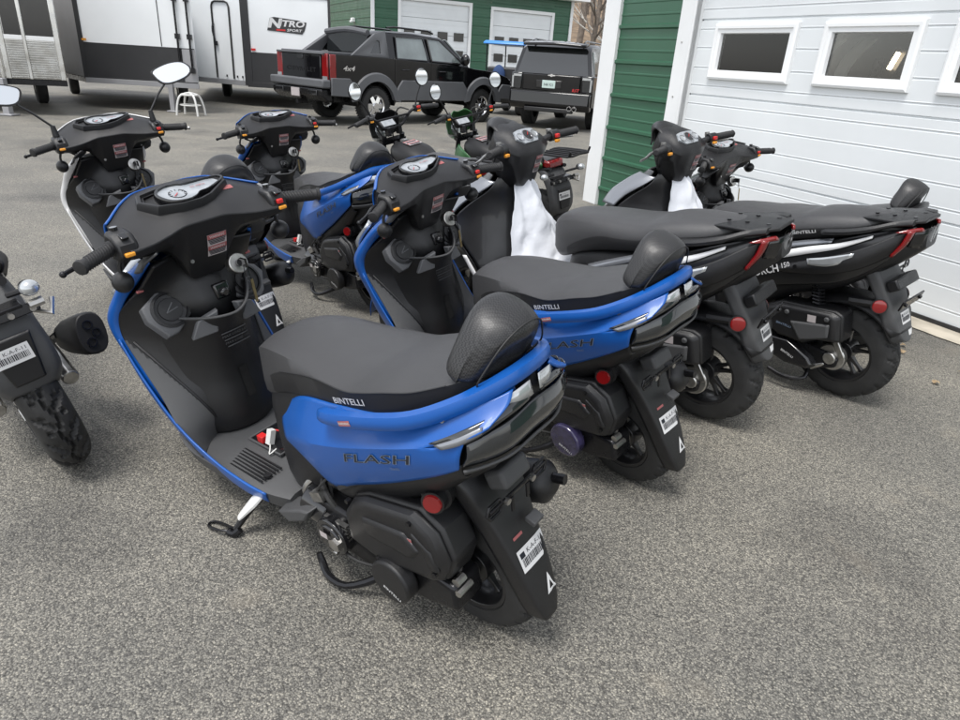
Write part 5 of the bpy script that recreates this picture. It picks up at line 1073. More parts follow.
# ---------------------------------------------------------------- small naked motorcycles
m_mgreen = M('green motorcycle plastic', (.022, .10, .028), .4, 0, .15)
m_mblack = M('black motorcycle plastic', (.010, .010, .011), .5, 0, 0, spec=.35)
def motorcycle(label, group, body, rack=True, mirrors=True, M_=None, m_tank=None):
    m_tank = m_tank or body
    t = thing('motorcycle', label, 'motorcycle', group)
    R, FX = .27, 1.22
    wheel('rear_wheel', (0, 0, R), R, .135, .16, t, 5, disc=True, side=1, depth=.015, per=12)
    wheel('front_wheel', (FX, 0, R), R, .12, .16, t, 5, disc=True, side=1, n=108, depth=.010, per=9)
    mb = MB(); [mb.tube([(FX, .08*s, R), (FX-.13, .085*s, .60), (FX-.22, .085*s, .86)], [.026, .022, .020], 10) for s in (1, -1)]; mb.box((FX-.20, 0, .82), (.05, .22, .03), Matrix.Rotation(-.3, 3, 'Y')); fk = mb.build('fork', m_steel, t)
    mb = MB(); rows = []
    for k in range(8):
        a = math.radians(25+k*17); e = Vector((math.cos(a), 0, math.sin(a))); c = Vector((FX, 0, R)); rows.append([c+e*.28+Vector((0, -.08, 0)), c+e*.305+Vector((0, -.05, 0)), c+e*.31, c+e*.305+Vector((0, .05, 0)), c+e*.28+Vector((0, .08, 0))])
    mb.sheet(rows, 3, 2); mb.build('front_mudguard', body, t, solid=.005)
    mb = MB(); mb.tube([(.02, .12, R), (.30, .12, .33), (.46, .10, .36)], [.03, .03, .035], 8); mb.tube([(.02, -.12, R), (.30, -.12, .33), (.46, -.10, .36)], [.03, .03, .035], 8); sw = mb.build('swing_arm', m_metal, t, bevel=.004)
    mb = MB(); mb.box((.10, .152, .30), (.16, .006, .04)); mb.build('arm_label', m_print_dim, sw)
    mb = MB(); mb.tube([(.98, 0, .80), (.70, .05, .66), (.45, .09, .58), (.44, .10, .34)], .022, 8, 3); mb.tube([(.98, 0, .80), (.70, -.05, .66), (.45, -.09, .58), (.44, -.10, .34)], .022, 8, 3); mb.tube([(.97, 0, .76), (.92, 0, .42), (.70, 0, .28)], .02, 8, 3); mb.tube([(.45, .09, .58), (.1, .09, .70), (-.18, .07, .74)], .014, 8); mb.tube([(.45, -.09, .58), (.1, -.09, .70), (-.18, -.07, .74)], .014, 8); mb.build('frame', m_steel, t)
    mb = MB(); mb.box((.64, 0, .36), (.30, .22, .20)); mb.tube([(.74, 0, .38), (.84, 0, .56)], .075, 14); mb.disc((.60, .13, .34), .09, .06, n=24); mb.disc((.60, -.13, .34), .08, .06, n=24); en = mb.build('engine', m_metal, t, bevel=.015)
    mb = MB(); d = Vector((.10, 0, .18)).normalized(); [mb.disc(Vector((.755, 0, .41))+d*.024*k, .095, .008, axis=d, n=20) for k in range(6)]; mb.build('cooling_fins', m_steel, en)
    mb = MB(); mb.tube([(.84, -.02, .50), (.93, -.08, .42), (.84, -.13, .25), (.50, -.14, .24), (.30, -.18, .32)], .018, 10, 4); mb.build('exhaust_pipe', m_steel, t)
    mb = MB(); c0, c1 = Vector((.36, -.19, .28)), Vector((.04, -.25, .385)) if not rack else Vector((.04, -.235, .455)); ax = (c1-c0).normalized(); u = Vector((0, 1, .2)); u = (u-ax*u.dot(ax)).normalized(); w = ax.cross(u); rings = []
    for f, k in ((0, .45), (.08, .62), (.35, .85), (.8, 1.0), (.97, 1.0), (1.0, .93)):
        rings.append([c0+(c1-c0)*f+u*.052*k*math.copysign(abs(math.cos(a))**.8, math.cos(a))+w*.078*k*math.copysign(abs(math.sin(a))**.8, math.sin(a)) for a in [2*PI*j/20 for j in range(20)]])
    mb.loft(rings); mf = mb.build('muffler', m_mblack, t, smooth=40, bevel=.003)
    for a_, b_, r in ((.012, .032, .017), (-.012, .0, .015), (.010, -.032, .017)):
        mb = MB(); mb.lathe([(r, -.004), (r, .008), (r*.78, .008), (r*.7, -.006), (.0005, -.008)], c1+u*a_+w*b_+ax*.001, 18, ax); mb.build('outlet_ring', m_gloss, mf)
    # tank, seat, side covers
    mb = MB(); Rg = []
    for x, hw, zt, zb in ((.96, .05, .785, .70), (.92, .10, .822, .67), (.82, .140, .835, .64), (.68, .135, .820, .63), (.58, .10, .785, .66), (.53, .07, .76, .68)): Rg.append([(x, y, z) for y, z in sell(18, hw, (zt-zb)/2, 0, (zt+zb)/2, 2.6)])
    mb.sloft(Rg, 4); tk = mb.build('fuel_tank', m_tank, t, smooth=60); bt = bvh_of([tk]); warn_label('tank_label', (.75, 0, .834), (0, -1, 0), (1, 0, .1), .11, .10, tk, None)
    mb = MB(); mb.disc((.86, 0, .836), .028, .016, axis=(0, 0, 1), n=20); mb.build('filler_cap', m_metal, tk)
    mb = MB(); Rg = []
    for x, hw, zt, zb in ((.58, .07, .775, .70), (.50, .11, .78, .70), (.30, .135, .77, .70), (.12, .125, .79, .72), (-.02, .11, .805, .745), (-.14, .07, .80, .76)): Rg.append([(x, y, z) for y, z in sell(16, hw, (zt-zb)/2, 0, (zt+zb)/2, 3.2)])
    mb.sloft(Rg, 4); mb.build('seat', m_seat, t, smooth=60)
    for s in (1, -1):
        mb = MB(); mb.sheet([[(.48, .12*s, .70), (.2, .13*s, .73), (-.10, .09*s, .79)], [(.46, .145*s, .63), (.22, .15*s, .68), (-.12, .10*s, .765)], [(.42, .12*s, .55), (.24, .125*s, .62), (-.10, .085*s, .735)]], 4, 4); mb.build('side_cover', body, t, solid=.006)
        mb = MB(); mb.sheet([[(1.0, .10*s, .78), (.86, .15*s, .76), (.76, .14*s, .70)], [(1.06, .115*s, .68), (.90, .17*s, .66), (.78, .14*s, .62)], [(1.0, .10*s, .58), (.90, .13*s, .56), (.80, .12*s, .55)]], 4, 4); mb.build('tank_shroud', body, t, solid=.006)
    mb = MB(); a, b = Vector((.34, 0, .66)), Vector((.24, 0, .38)); mb.tube([a, b], .016, 8); mb.tube([a.lerp(b, .1+.75*k/48)+Vector((math.cos(k*PI/3)*.034, math.sin(k*PI/3)*.034, 0)) for k in range(49)], .007, 5); mb.build('shock_absorber', m_redprint if rack else m_steel, t)
    # tail: mudguard, plate carrier, lamp, indicators
    rows = []
    for x, z, w in ((-.02, .745, .06), (-.13, .725, .085), (-.20, .64, .09), (-.235, .55, .095), (-.24, .46, .09), (-.225, .40, .06)): rows.append([(x+.05, -w-.01, z-.03), (x+.008, -w, z), (x, -w*.6, z), (x-.003, 0, z), (x, w*.6, z), (x+.008, w, z), (x+.05, w+.01, z-.03)])
    mb = MB(); mb.sheet(rows, 3, 4); mg = mb.build('rear_mudguard', m_plas2, t, solid=.008, smooth=40); bm_ = bvh_of([mg])
    mb = MB(); mb.loft([[(-.246, y, z) for y, z in ((.065, .60), (.045, .44), (-.045, .44), (-.065, .60))], [(-.254, y, z) for y, z in ((.06, .595), (.04, .446), (-.04, .446), (-.06, .595))]]); mb.build('raised_panel', m_plas, mg, bevel=.003); bar_label((-.2575, .01, .545), (0, -1, 0), (.06, 0, 1), .105, .055, mg, None)
    mb = MB(); mb.box((-.235, 0, .655), (.012, .24, .03), Matrix.Rotation(.2, 3, 'Y')); mb.box((-.20, 0, .67), (.08, .16, .012)); pb = mb.build('plate_bracket', m_steel, mg, bevel=.003)
    for s, y in ((1, .04), (1, .10), (-1, .04), (-1, .10)): mb = MB(); mb.disc((-.245, s*y, .655), .009, .016, axis=(1, 0, 0), n=8); mb.build('bolt', m_metal, pb)
    mb = MB(); mb.disc((-.25, -.115, .668), .014, .04, n=8); mb.tube([(-.22, -.10, .64), (-.25, -.14, .62), (-.23, -.16, .66)], .008, 6); mb.build('cable_clip', m_metal, pb)
    mb = MB(); mb.loft([[(-.10, y, z) for y, z in ((.085, .745), (.085, .80), (-.085, .80), (-.085, .745))], [(-.165, y, z) for y, z in ((.07, .735), (.07, .785), (-.07, .785), (-.07, .735))]]); (mb.build('tail_light', m_red, t, bevel=.012) if rack else mb.bm.free())
    for s in (1, -1):
        iy = .175 if rack else .115; mb = MB(); mb.tube([(-.20, .06*s, .70), (-.22, (iy-.015)*s, .705)], .009, 8); mb.ell((-.22, iy*s, .71), (.03, .022, .022), 14, 10); ind = mb.build('indicator', m_mblack, t)
        mb = MB(); mb.ell((-.238, (iy+.003)*s, .712), (.026, .028, .024), 14, 10); mb.build('indicator_lens', m_clear, ind)
    if rack:
        mb = MB(); mb.tube([(.02, .09, .81), (-.08, .10, .845), (-.40, .095, .865), (-.42, 0, .87), (-.40, -.095, .865), (-.08, -.10, .845), (.02, -.09, .81)], .009, 8, 3); [mb.tube([(-.08, y, .85), (-.40, y, .868)], .007, 6) for y in (-.06, -.02, .02, .06)]; mb.tube([(-.41, .09, .865), (-.43, .09, .90)], .008, 6); mb.tube([(-.41, -.09, .865), (-.43, -.09, .90)], .008, 6); [mb.tube([(-.1, .09*s, .845), (-.12, .07*s, .76)], .008, 6) for s in (1, -1)]; mb.build('luggage_rack', m_mblack, t)
    # handlebar, display, screen, headlight
    mb = MB(); P = [(.885, .37, 1.02), (.93, .25, 1.03), (.965, .17, 1.01), (.985, .09, .93), (.985, 0, .915), (.985, -.09, .93), (.965, -.17, 1.01), (.93, -.25, 1.03), (.885, -.37, 1.02)]
    mb.tube(P, .0115, 10, 5); [mb.box((.985, .05*s, .895), (.045, .03, .06)) for s in (1, -1)]; mb.tube([(.965, .15, .995), (.965, -.15, .995)], .008, 8); hb = mb.build('handlebar', m_steel, t)
    mb = MB(); mb.box((1.07, 0, .935), (.05, .14, .085), Matrix.Rotation(.9, 3, 'Y')); ds = mb.build('display', m_mblack, hb, bevel=.012)
    mb = MB(); mb.box((1.048, 0, .948), (.004, .11, .062), Matrix.Rotation(.9, 3, 'Y')); mb.build('display_face', m_dial, ds)
    mb = MB(); mb.sheet([[(1.10, .13, .87), (1.14, .10, .84), (1.17, 0, .82), (1.14, -.10, .84), (1.10, -.13, .87)], [(1.10, .14, .95), (1.15, .10, .955), (1.19, 0, .96), (1.15, -.10, .955), (1.10, -.14, .95)], [(1.06, .11, 1.0), (1.09, .06, 1.035), (1.11, 0, 1.02), (1.09, -.06, 1.035), (1.06, -.11, 1.0)]], 4, 4); mb.build('fly_screen', body, hb, solid=.006)
    mb = MB(); mb.ell((1.20, 0, .86), (.05, .08, .08), 18, 12); mb.build('headlight', m_clear, t)
    for s in (1, -1):
        mb = MB(); mb.tube([(.93, .25*s, 1.03), (.928, .255*s, 1.03), (.885, .37*s, 1.02), (.882, .378*s, 1.02)], [.017, .018, .017, .012], 12); mb.build('grip', m_rub2, hb)
        mb = MB(); mb.box((.945, .215*s, 1.025), (.045, .045, .05)); swb = mb.build('switch_box', m_mblack, hb, bevel=.006)
        mb = MB(); mb.box((.918, .215*s, 1.035), (.014, .03, .018)); mb.build('red_button' if s < 0 else 'grey_button', m_redp if s < 0 else m_plas2, swb, bevel=.003)
        mb = MB(); mb.box((.918, .215*s, 1.008), (.014, .026, .013)); mb.build('amber_button', m_amber, swb, bevel=.003)
        mb = MB(); mb.tube([(.97, .21*s, 1.02), (.985, .27*s, 1.015), (.96, .40*s, 1.0)], [.009, .008, .006], 8, 3); mb.build('brake_lever', m_steel, hb)
        mb = MB(); mb.tube([(.98, .16*s, 1.02), (1.06, .12*s, 1.03), (1.10, .07*s, .9), (1.05, .03*s, .8)], .006, 6, 4); mb.build('control_cable', m_rub, hb)
        if mirrors:
            mb = MB(); mb.tube([(.945, .205*s, 1.045), (.95, .24*s, 1.12), (.95, .285*s, 1.19)], .006, 8); n = Vector((-.93, -.12*s, .05)).normalized(); c = Vector((.95, .30*s, 1.235)); rg = []
            uu = Vector((0, 1, 0)); uu = (uu-n*uu.dot(n)).normalized(); ww = n.cross(uu)
            for h, k in ((-.022, .45), (-.014, .8), (0, 1.0), (.006, .97)): rg.append([c+n*h+uu*.058*k*math.cos(a)+ww*.066*k*math.sin(a) for a in [2*PI*j/24 for j in range(24)]])
            mb.loft(rg); mr = mb.build('mirror', m_mblack, hb, smooth=50)
            mb = MB(); mb.loft([[c+n*.0065+uu*.051*math.cos(a)+ww*.059*math.sin(a) for a in [2*PI*j/24 for j in range(24)]], [c+n*.008+uu*.049*math.cos(a)+ww*.057*math.sin(a) for a in [2*PI*j/24 for j in range(24)]]]); mb.build('mirror_glass', m_mirror, mr)
    mb = MB(); mb.tube([(.52, .10, .27), (.54, .16, .14), (.55, .20, .02)], .011, 8); mb.build('side_stand', m_steel, t)
    if M_ is not None: t.matrix_world = M_
    return t
# ---------------------------------------------------------------- parked vehicles behind
m_vblack = M('glossy black car paint', (.004, .004, .005), .08, 0, .35, rvar=.02, vs=2, spec=.4)
m_clad = M('grey body cladding', (.095, .098, .105), .55, bump=.2, bs=300, var=.12, vs=1.5)
m_vglass = M('dark car glass', (.012, .014, .015), .04, 0, 1.0)
m_lglass = M('car glass with painted reflection', (.17, .20, .20), .04, 0, 1.0, var=.3, vs=2)  # pale mottled grey puts the panes' reflections into the base colour
m_plate = M('licence plate', (.50, .62, .58), .4)
m_blueroof = M('bright blue cart roof', (.03, .20, .55), .4)
def arc(cx, cz, r, a0, a1, n=12): return [(cx+r*math.cos(math.radians(a0+(a1-a0)*k/n)), cz+r*math.sin(math.radians(a0+(a1-a0)*k/n))) for k in range(n+1)]
def car_wheel(t, x, y, R, W, s, six=True):
    mb = MB(); mb.lathe([(R*.58, -W/2), (R*.72, -W/2-.01), (R*.93, -W/2), (R*.99, -W*.36), (R, 0), (R*.99, W*.36), (R*.93, W/2), (R*.72, W/2+.01), (R*.58, W/2)], (x, y, R), 40)
    tw = mb.build('wheel', m_rub, t, smooth=40)
    mb = MB()
    for k in range(44):
        a = 2*PI*k/44; e = Vector((math.cos(a), 0, math.sin(a)))
        for h in (-.36, -.12, .12, .36): mb.box(Vector((x, y+W*h, R))+e*(R+.002), (.03, W*.17, .012), Matrix.Rotation(-a-PI/2+(.2 if h > 0 else -.2), 3, 'Y'))
    mb.build('tread', m_rub, tw)
    mb = MB(); yo = y+s*W*.40
    mb.lathe([(R*.58, s*.02), (R*.55, s*.01), (R*.50, -s*.05), (R*.44, -s*.06)], (x, yo, R), 36)
    for k in range(6):
        a = 2*PI*k/6; e = Vector((math.cos(a), 0, math.sin(a))); q = Vector((-math.sin(a), 0, math.cos(a))); c = Vector((x, yo-s*.03, R)); mb.loft([[c+e*R*.12+q*.05+Vector((0, s*.03, 0)), c+e*R*.12-q*.05+Vector((0, s*.03, 0)), c+e*R*.12-q*.04, c+e*R*.12+q*.04], [c+e*R*.53+q*.045+Vector((0, s*.02, 0)), c+e*R*.53-q*.045+Vector((0, s*.02, 0)), c+e*R*.53-q*.04-Vector((0, s*.02, 0)), c+e*R*.53+q*.04-Vector((0, s*.02, 0))]])
    mb.disc((x, yo-s*.01, R), R*.17, .07, n=20); mb.build('rim', m_chrome, tw, bevel=.004)
    return tw
def pickup(M_):
    t = thing('pickup_truck', 'black four door pickup truck with grey cladding and sloping rear sail panels', 'pickup', None, M_)
    R = .385; A0 = arc(0, R, .50, 180, 0); A1 = arc(3.3, R, .50, 180, 0)
    top = [(-1.16, 1.36), (.4, 1.34), (2.7, 1.26), (2.95, 1.22), (3.7, 1.17), (4.2, 1.06), (4.32, .98)]
    poly = [(-1.17, .66), (-1.17, 1.30)]+top+[(4.36, .70), (4.2, .60), (3.8, .60)]+list(reversed(A1))+[(2.7, .58), (.6, .58)]+list(reversed(A0))+[(-.6, .62)]
    mb = MB(); mb.prism(poly, -.97, .97, 'y'); body = mb.build('body', m_vblack, t, smooth=30, bevel=.05, seg=3)
    mb = MB(); mb.box((1.6, 0, .62), (5.0, 1.4, .35)); mb.box((0, 0, R), (.12, 1.5, .12)); mb.tube([(-.9, -.5, .42), (-1.0, -.5, .40)], .04, 10); mb.build('chassis', m_steel, t)
    for s in (1, -1):
        for cx, lab in ((0, 'rear'), (3.3, 'front')):
            mb = MB(); o_ = arc(cx, R+.01, .66, 195, -15, 20); i_ = arc(cx, R+.01, .485, 195, -15, 20); o_ = [(x, max(.5, z)) for x, z in o_]; i_ = [(x, max(.5, z)) for x, z in i_]
            mb.loft([[(a[0], .975*s, a[1]), (a[0], 1.015*s, a[1]-.03), (b[0], 1.025*s, b[1]), (b[0], .93*s, b[1])] for a, b in zip(o_, i_)]); mb.build('wheel_arch', m_clad, t, smooth=40)
        mb = MB(); mb.prism([(.48, .50), (.58, .78), (.70, .92), (2.60, .92), (2.72, .78), (2.82, .50)], .972*s, 1.012*s, 'y', .985); mb.build('rocker_cladding', m_clad, t, bevel=.01)
        mb = MB(); mb.prism([(-1.16, .58), (-1.16, .92), (-.70, .92), (-.58, .78), (-.48, .55)], .972*s, 1.012*s, 'y', .97); mb.build('corner_cladding', m_clad, t, bevel=.01)
        mb = MB(); mb.prism([(3.79, .55), (3.89, .78), (4.0, .90), (4.32, .88), (4.3, .55)], .965*s, 1.005*s, 'y', .97); mb.build('corner_cladding', m_clad, t, bevel=.01)
        [car_wheel(t, x, .84*s, R, .26, s) for x in (0, 3.3)]
        mb = MB(); mb.box((-1.165, .83*s, 1.11), (.06, .20, .50)); mb.box((-1.09, .965*s, 1.11), (.15, .03, .48)); tl = mb.build('tail_light', m_red, t, bevel=.015)
        mb = MB(); mb.box((-1.2, .84*s, .90), (.01, .16, .08)); mb.build('reversing_lens', m_clear, tl)
        mb = MB(); [mb.tube([(x, .975*s, 1.12), (x+.03, 1.02*s, 1.125), (x+.15, 1.02*s, 1.125), (x+.18, .975*s, 1.12)], .014, 8) for x in (.72, 1.82)]; mb.build('door_handle', m_vblack, t)
        mb = MB(); [mb.box((x, .972*s, 1.0), (.012, .012, .75)) for x in (.52, 1.58, 2.72)]; mb.build('door_gap', m_gloss, t)
        mb = MB(); mb.ell((2.52, 1.10*s, 1.40), (.09, .12, .13), 14, 10); mb.tube([(2.55, .95*s, 1.33), (2.53, 1.05*s, 1.36)], .03, 8); mb.build('mirror', m_vblack, t)
    # cab and sail panels
    mb = MB()
    def ring(x, zb, zt, wb, wt): return [(x, wb, zb), (x, wt, zt-.05), (x, wt-.10, zt), (x, -wt+.10, zt), (x, -wt, zt-.05), (x, -wb, zb)]
    mb.loft([ring(.10, 1.30, 1.78, .95, .80), ring(.30, 1.30, 1.86, .95, .78), ring(1.2, 1.28, 1.89, .95, .77), ring(1.95, 1.26, 1.86, .95, .77), ring(2.15, 1.26, 1.80, .95, .79), ring(2.86, 1.22, 1.25, .95, .90)]); cab = mb.build('cab', m_vblack, t, smooth=30, bevel=.02)
    for s in (1, -1):
        def side(x, z, e=.012): k = (z-1.28)/.60; return (x, (.955-.17*k+e)*s, z)
        for nm, q in (('rear_side_window', [(.58, 1.34), (.62, 1.77), (1.40, 1.78), (1.48, 1.33)]), ('front_side_window', [(1.60, 1.33), (1.54, 1.78), (1.92, 1.77), (2.52, 1.36), (2.50, 1.31)])):
            mb = MB(); mb.loft([[side(x, z, -.01) for x, z in q], [side(x, z, .008) for x, z in q]]); mb.build(nm, m_lglass if nm[0] == 'f' else m_lglass, cab)
            mb = MB(); mb.tube([side(x, z, .010) for x, z in q+[q[0]]], .018, 6); mb.build('window_trim', m_gloss, cab)
        mb = MB(); o_ = [(-.62, 1.36), (.06, 1.80), (.34, 1.87), (.36, 1.34)]; i_ = [(-.12, 1.42), (.08, 1.66), (.16, 1.66), (.16, 1.42)]
        mb.loft([[(o[0], .965*s-.12*s*max(0, (o[1]-1.36)/.5), o[1]) for o in o_], [(i[0], .955*s-.12*s*max(0, (i[1]-1.36)/.5), i[1]) for i in i_]], caps=False); mb.build('sail_panel', m_clad, t, solid=.09, smooth=20, bevel=.01)
        mb = MB(); mb.loft([[(i[0], .93*s-.12*s*max(0, (i[1]-1.36)/.5), i[1]) for i in i_], [(i[0], .91*s-.12*s*max(0, (i[1]-1.36)/.5), i[1]) for i in i_]]); mb.build('quarter_glass', m_vglass, t)
        mb = MB(); mb.tube([(.5, .68*s, 1.93), (.7, .68*s, 1.955), (1.7, .68*s, 1.945), (1.85, .68*s, 1.90)], .02, 8); mb.build('roof_rail', m_vblack, cab)
    mb = MB(); mb.box((-.20, 0, 1.375), (1.85, 1.72, .05)); mb.build('bed_cover', m_clad, t, bevel=.015)
    mb = MB(); mb.loft([[(-.02, y, z) for y, z in ((.78, 1.42), (.66, 1.80), (-.66, 1.80), (-.78, 1.42))], [(.06, y, z) for y, z in ((.76, 1.44), (.64, 1.78), (-.64, 1.78), (-.76, 1.44))]]); mb.build('rear_window', m_vglass, t)
    mb = MB(); mb.tube([(-.04, .74, 1.80), (-.02, 0, 1.86), (-.04, -.74, 1.80)], .06, 8, 3); mb.build('roof_edge', m_clad, t)
    mb = MB(); mb.box((.12, 0, 1.885), (.05, .30, .03)); mb.build('brake_lamp', m_red, t, bevel=.008)
    mb = MB(); mb.loft([[(2.16, y, z) for y, z in ((.76, 1.79), (-.76, 1.79))]+[(2.84, y, 1.27) for y in (-.86, .86)], [(2.19, y, z) for y, z in ((.76, 1.80), (-.76, 1.80))]+[(2.87, y, 1.28) for y in (-.86, .86)]]); mb.build('windscreen', m_lglass, cab)
    # tailgate, bumper
    mb = MB(); mb.box((-1.185, 0, 1.09), (.05, 1.42, .50)); tg = mb.build('tailgate', m_vblack, t, bevel=.02)
    mb = MB(); mb.box((-1.215, 0, 1.28), (.02, .22, .10)); mb.build('tailgate_handle', m_gloss, tg, bevel=.015)
    decal('lettering', text_mesh('CHEVROLET', .01, res=1), (-1.212, 0, 1.04), (0, -1, 0), (0, 0, 1), .20, .12, m_plas, tg, None, .003)
    mb = MB(); mb.box((-1.20, 0, 1.355), (.10, 1.70, .04)); mb.build('tailgate_cap', m_clad, t, bevel=.012)
    mb = MB(); mb.box((-1.26, 0, .80), (.20, 1.98, .16)); mb.build('bumper_pad', m_clad, t, bevel=.03)
    mb = MB(); mb.prism([(-1.36, .70), (-1.34, .56), (-1.20, .46), (-1.08, .46), (-1.08, .70)], -.92, .92, 'y'); bp = mb.build('bumper', m_steel, t, bevel=.03)
    mb = MB(); mb.box((-1.365, 0, .60), (.02, .30, .16)); mb.build('licence_plate', m_print_dim, bp)
    mb = MB(); mb.box((-1.36, -.62, .62), (.02, .30, .10)); mb.box((-1.36, .62, .62), (.02, .30, .10)); mb.build('bumper_step', m_gloss, bp, bevel=.01)
    mb = MB(); mb.box((-1.22, 0, .42), (.24, .09, .09)); mb.build('tow_hitch', m_steel, bp)
    for s in (1, -1): decal('lettering', text_mesh('4x4', .02, .25), (-.72, .985*s, 1.10), (-s, 0, 0) if s > 0 else (1, 0, 0), (0, 0, 1), .19, .13, m_chrome, body, None, .004)
    mb = MB(); mb.box((4.36, 0, .88), (.06, 1.3, .2)); mb.build('grille', m_gloss, t, bevel=.02)
    for s in (1, -1): mb = MB(); mb.box((4.30, .76*s, .93), (.14, .32, .18)); mb.build('headlight', m_clear, t, bevel=.03)
    mb = MB(); mb.box((4.40, 0, .62), (.18, 1.9, .22)); mb.build('front_bumper', m_clad, t, bevel=.04)
    return t
def suv(M_):
    t = thing('suv', 'big glossy black suv seen from behind beside the white garage corner', 'suv', None, M_)
    R = .40; A0 = arc(0, R, .50, 180, 0); A1 = arc(3.1, R, .50, 180, 0)
    poly = [(-1.16, .55), (-1.18, 1.22), (2.6, 1.20), (3.2, 1.15), (3.95, 1.02), (4.05, .60), (3.62, .5)]+list(reversed(A1))+[(2.5, .45), (.6, .45)]+list(reversed(A0))+[(-.6, .5)]
    mb = MB(); mb.prism(poly, -1.0, 1.0, 'y'); body = mb.build('body', m_vblack, t, smooth=30, bevel=.06, seg=3)
    def ring(x, zb, zt, wb, wt): return [(x, wb, zb), (x, wt, zt-.05), (x, wt-.10, zt), (x, -wt+.10, zt), (x, -wt, zt-.05), (x, -wb, zb)]
    mb = MB(); mb.loft([ring(-1.16, 1.18, 1.25, .97, .94), ring(-1.02, 1.18, 1.78, .97, .83), ring(-.85, 1.18, 1.88, .97, .80), ring(.6, 1.18, 1.93, .97, .79), ring(1.7, 1.18, 1.88, .97, .79), ring(1.9, 1.18, 1.82, .97, .80), ring(2.7, 1.18, 1.22, .97, .92)]); gh = mb.build('cabin', m_vblack, t, smooth=30, bevel=.02)
    mb = MB(); mb.loft([[(-1.19+.17*f, y, 1.22+.58*f) for f, y in ((0, .86), (1, .72), (1, -.72), (0, -.86))], [(-1.17+.17*f, y, 1.22+.58*f) for f, y in ((0, .86), (1, .72), (1, -.72), (0, -.86))]]); mb.build('rear_window', m_vglass, t)
    mb = MB(); mb.sheet([[(-1.26, .74, 1.83), (-1.30, 0, 1.855), (-1.26, -.74, 1.83)], [(-.98, .76, 1.885), (-.98, 0, 1.91), (-.98, -.76, 1.885)]], 4, 3); mb.build('spoiler', m_vblack, gh, solid=.05, offs=0)
    for s in (1, -1):
        [car_wheel(t, x, .84*s, R, .28, s) for x in (0, 3.1)]
        def side(x, z, e): k = (z-1.18)/.70; return (x, (.975-.17*k+e)*s, z)
        for q in ([(-.95, 1.28), (-.86, 1.74), (.02, 1.78), (.02, 1.27)], [(.12, 1.27), (.12, 1.79), (.95, 1.79), (.98, 1.26)], [(1.08, 1.26), (1.05, 1.78), (1.7, 1.74), (2.35, 1.28)]):
            mb = MB(); mb.loft([[side(x, z, -.01) for x, z in q], [side(x, z, .010) for x, z in q]]); mb.build('side_window', m_lglass, gh)
        mb = MB(); mb.loft([[(-1.21, y*s, z) for y, z in ((.74, .86), (.72, 1.22), (.97, 1.22), (.99, .86))], [(-1.13, y*s, z) for y, z in ((.74, .86), (.72, 1.22), (1.005, 1.22), (1.008, .86))]]); tl = mb.build('tail_light', m_smoke, t, bevel=.02)
        mb = MB(); mb.box((-1.215, .84*s, 1.16), (.01, .20, .05)); mb.box((-1.215, .95*s, 1.02), (.012, .04, .26)); mb.build('lamp_strip', m_clear, tl)
        mb = MB(); mb.box((-1.23, .80*s, .70), (.02, .16, .05)); mb.build('reflector', m_red, t)
        mb = MB(); mb.tube([(-.9, .62*s, 1.92), (-.7, .62*s, 1.965), (1.3, .62*s, 1.965), (1.5, .62*s, 1.90)], .018, 8); mb.build('roof_rail', m_vblack, gh)
        mb = MB(); [mb.box((x, .995*s, .9), (.012, .016, .7)) for x in (.55, 1.02, 2.1)]; mb.build('door_gap', m_gloss, t)
        mb = MB(); mb.ell((2.25, 1.12*s, 1.32), (.09, .13, .11), 14, 10); mb.build('mirror', m_vblack, t)
    mb = MB(); mb.box((-1.20, 0, 1.03), (.05, 1.40, .36)); tg = mb.build('tailgate', m_vblack, t, bevel=.02)
    mb = MB(); mb.box((-1.232, .05, 1.0), (.02, .62, .17)); mb.build('plate_recess', m_gloss, tg, bevel=.01)
    mb = MB(); mb.box((-1.246, .05, 1.0), (.012, .32, .17)); pl = mb.build('licence_plate', m_plate, tg, bevel=.008)
    decal('lettering', text_mesh('348 921', .0, res=1), (-1.253, .05, .99), (0, -1, 0), (0, 0, 1), .075, .085, m_dark_print, pl, None, .003)
    mb = MB(); mb.prism([(.09, 1.205), (.09, 1.185), (.03, 1.18), (.02, 1.165), (-.02, 1.165), (-.03, 1.18), (-.09, 1.185), (-.09, 1.205), (-.03, 1.21), (-.02, 1.225), (.02, 1.225), (.03, 1.21)], -1.235, -1.215, 'x'); mb.build('emblem', m_chrome, tg)
    mb = MB(); mb.prism([(-1.30, .84), (-1.32, .55), (-1.22, .44), (-1.05, .44), (-1.05, .84)], -.98, .98, 'y'); bp = mb.build('bumper', m_vblack, t, bevel=.04, seg=3)
    decal('lettering', text_mesh('RST', .015, .2, res=1), (-1.205, -.60, .90), (0, -1, 0), (0, 0, 1), .10, .09, m_redp, tg, None, .025)
    mb = MB(); mb.box((-1.26, 0, .44), (.1, 1.2, .10)); mb.build('skid_plate', m_plas, bp, bevel=.02)
    mb = MB(); [mb.lathe([(.050, 0), (.055, -.02), (.046, -.02), (.044, .03)], (-1.315, y, .50), 20, (1, 0, 0)) for y in (-.52, -.64)]; mb.build('exhaust_tip', m_chrome, bp)
    return t
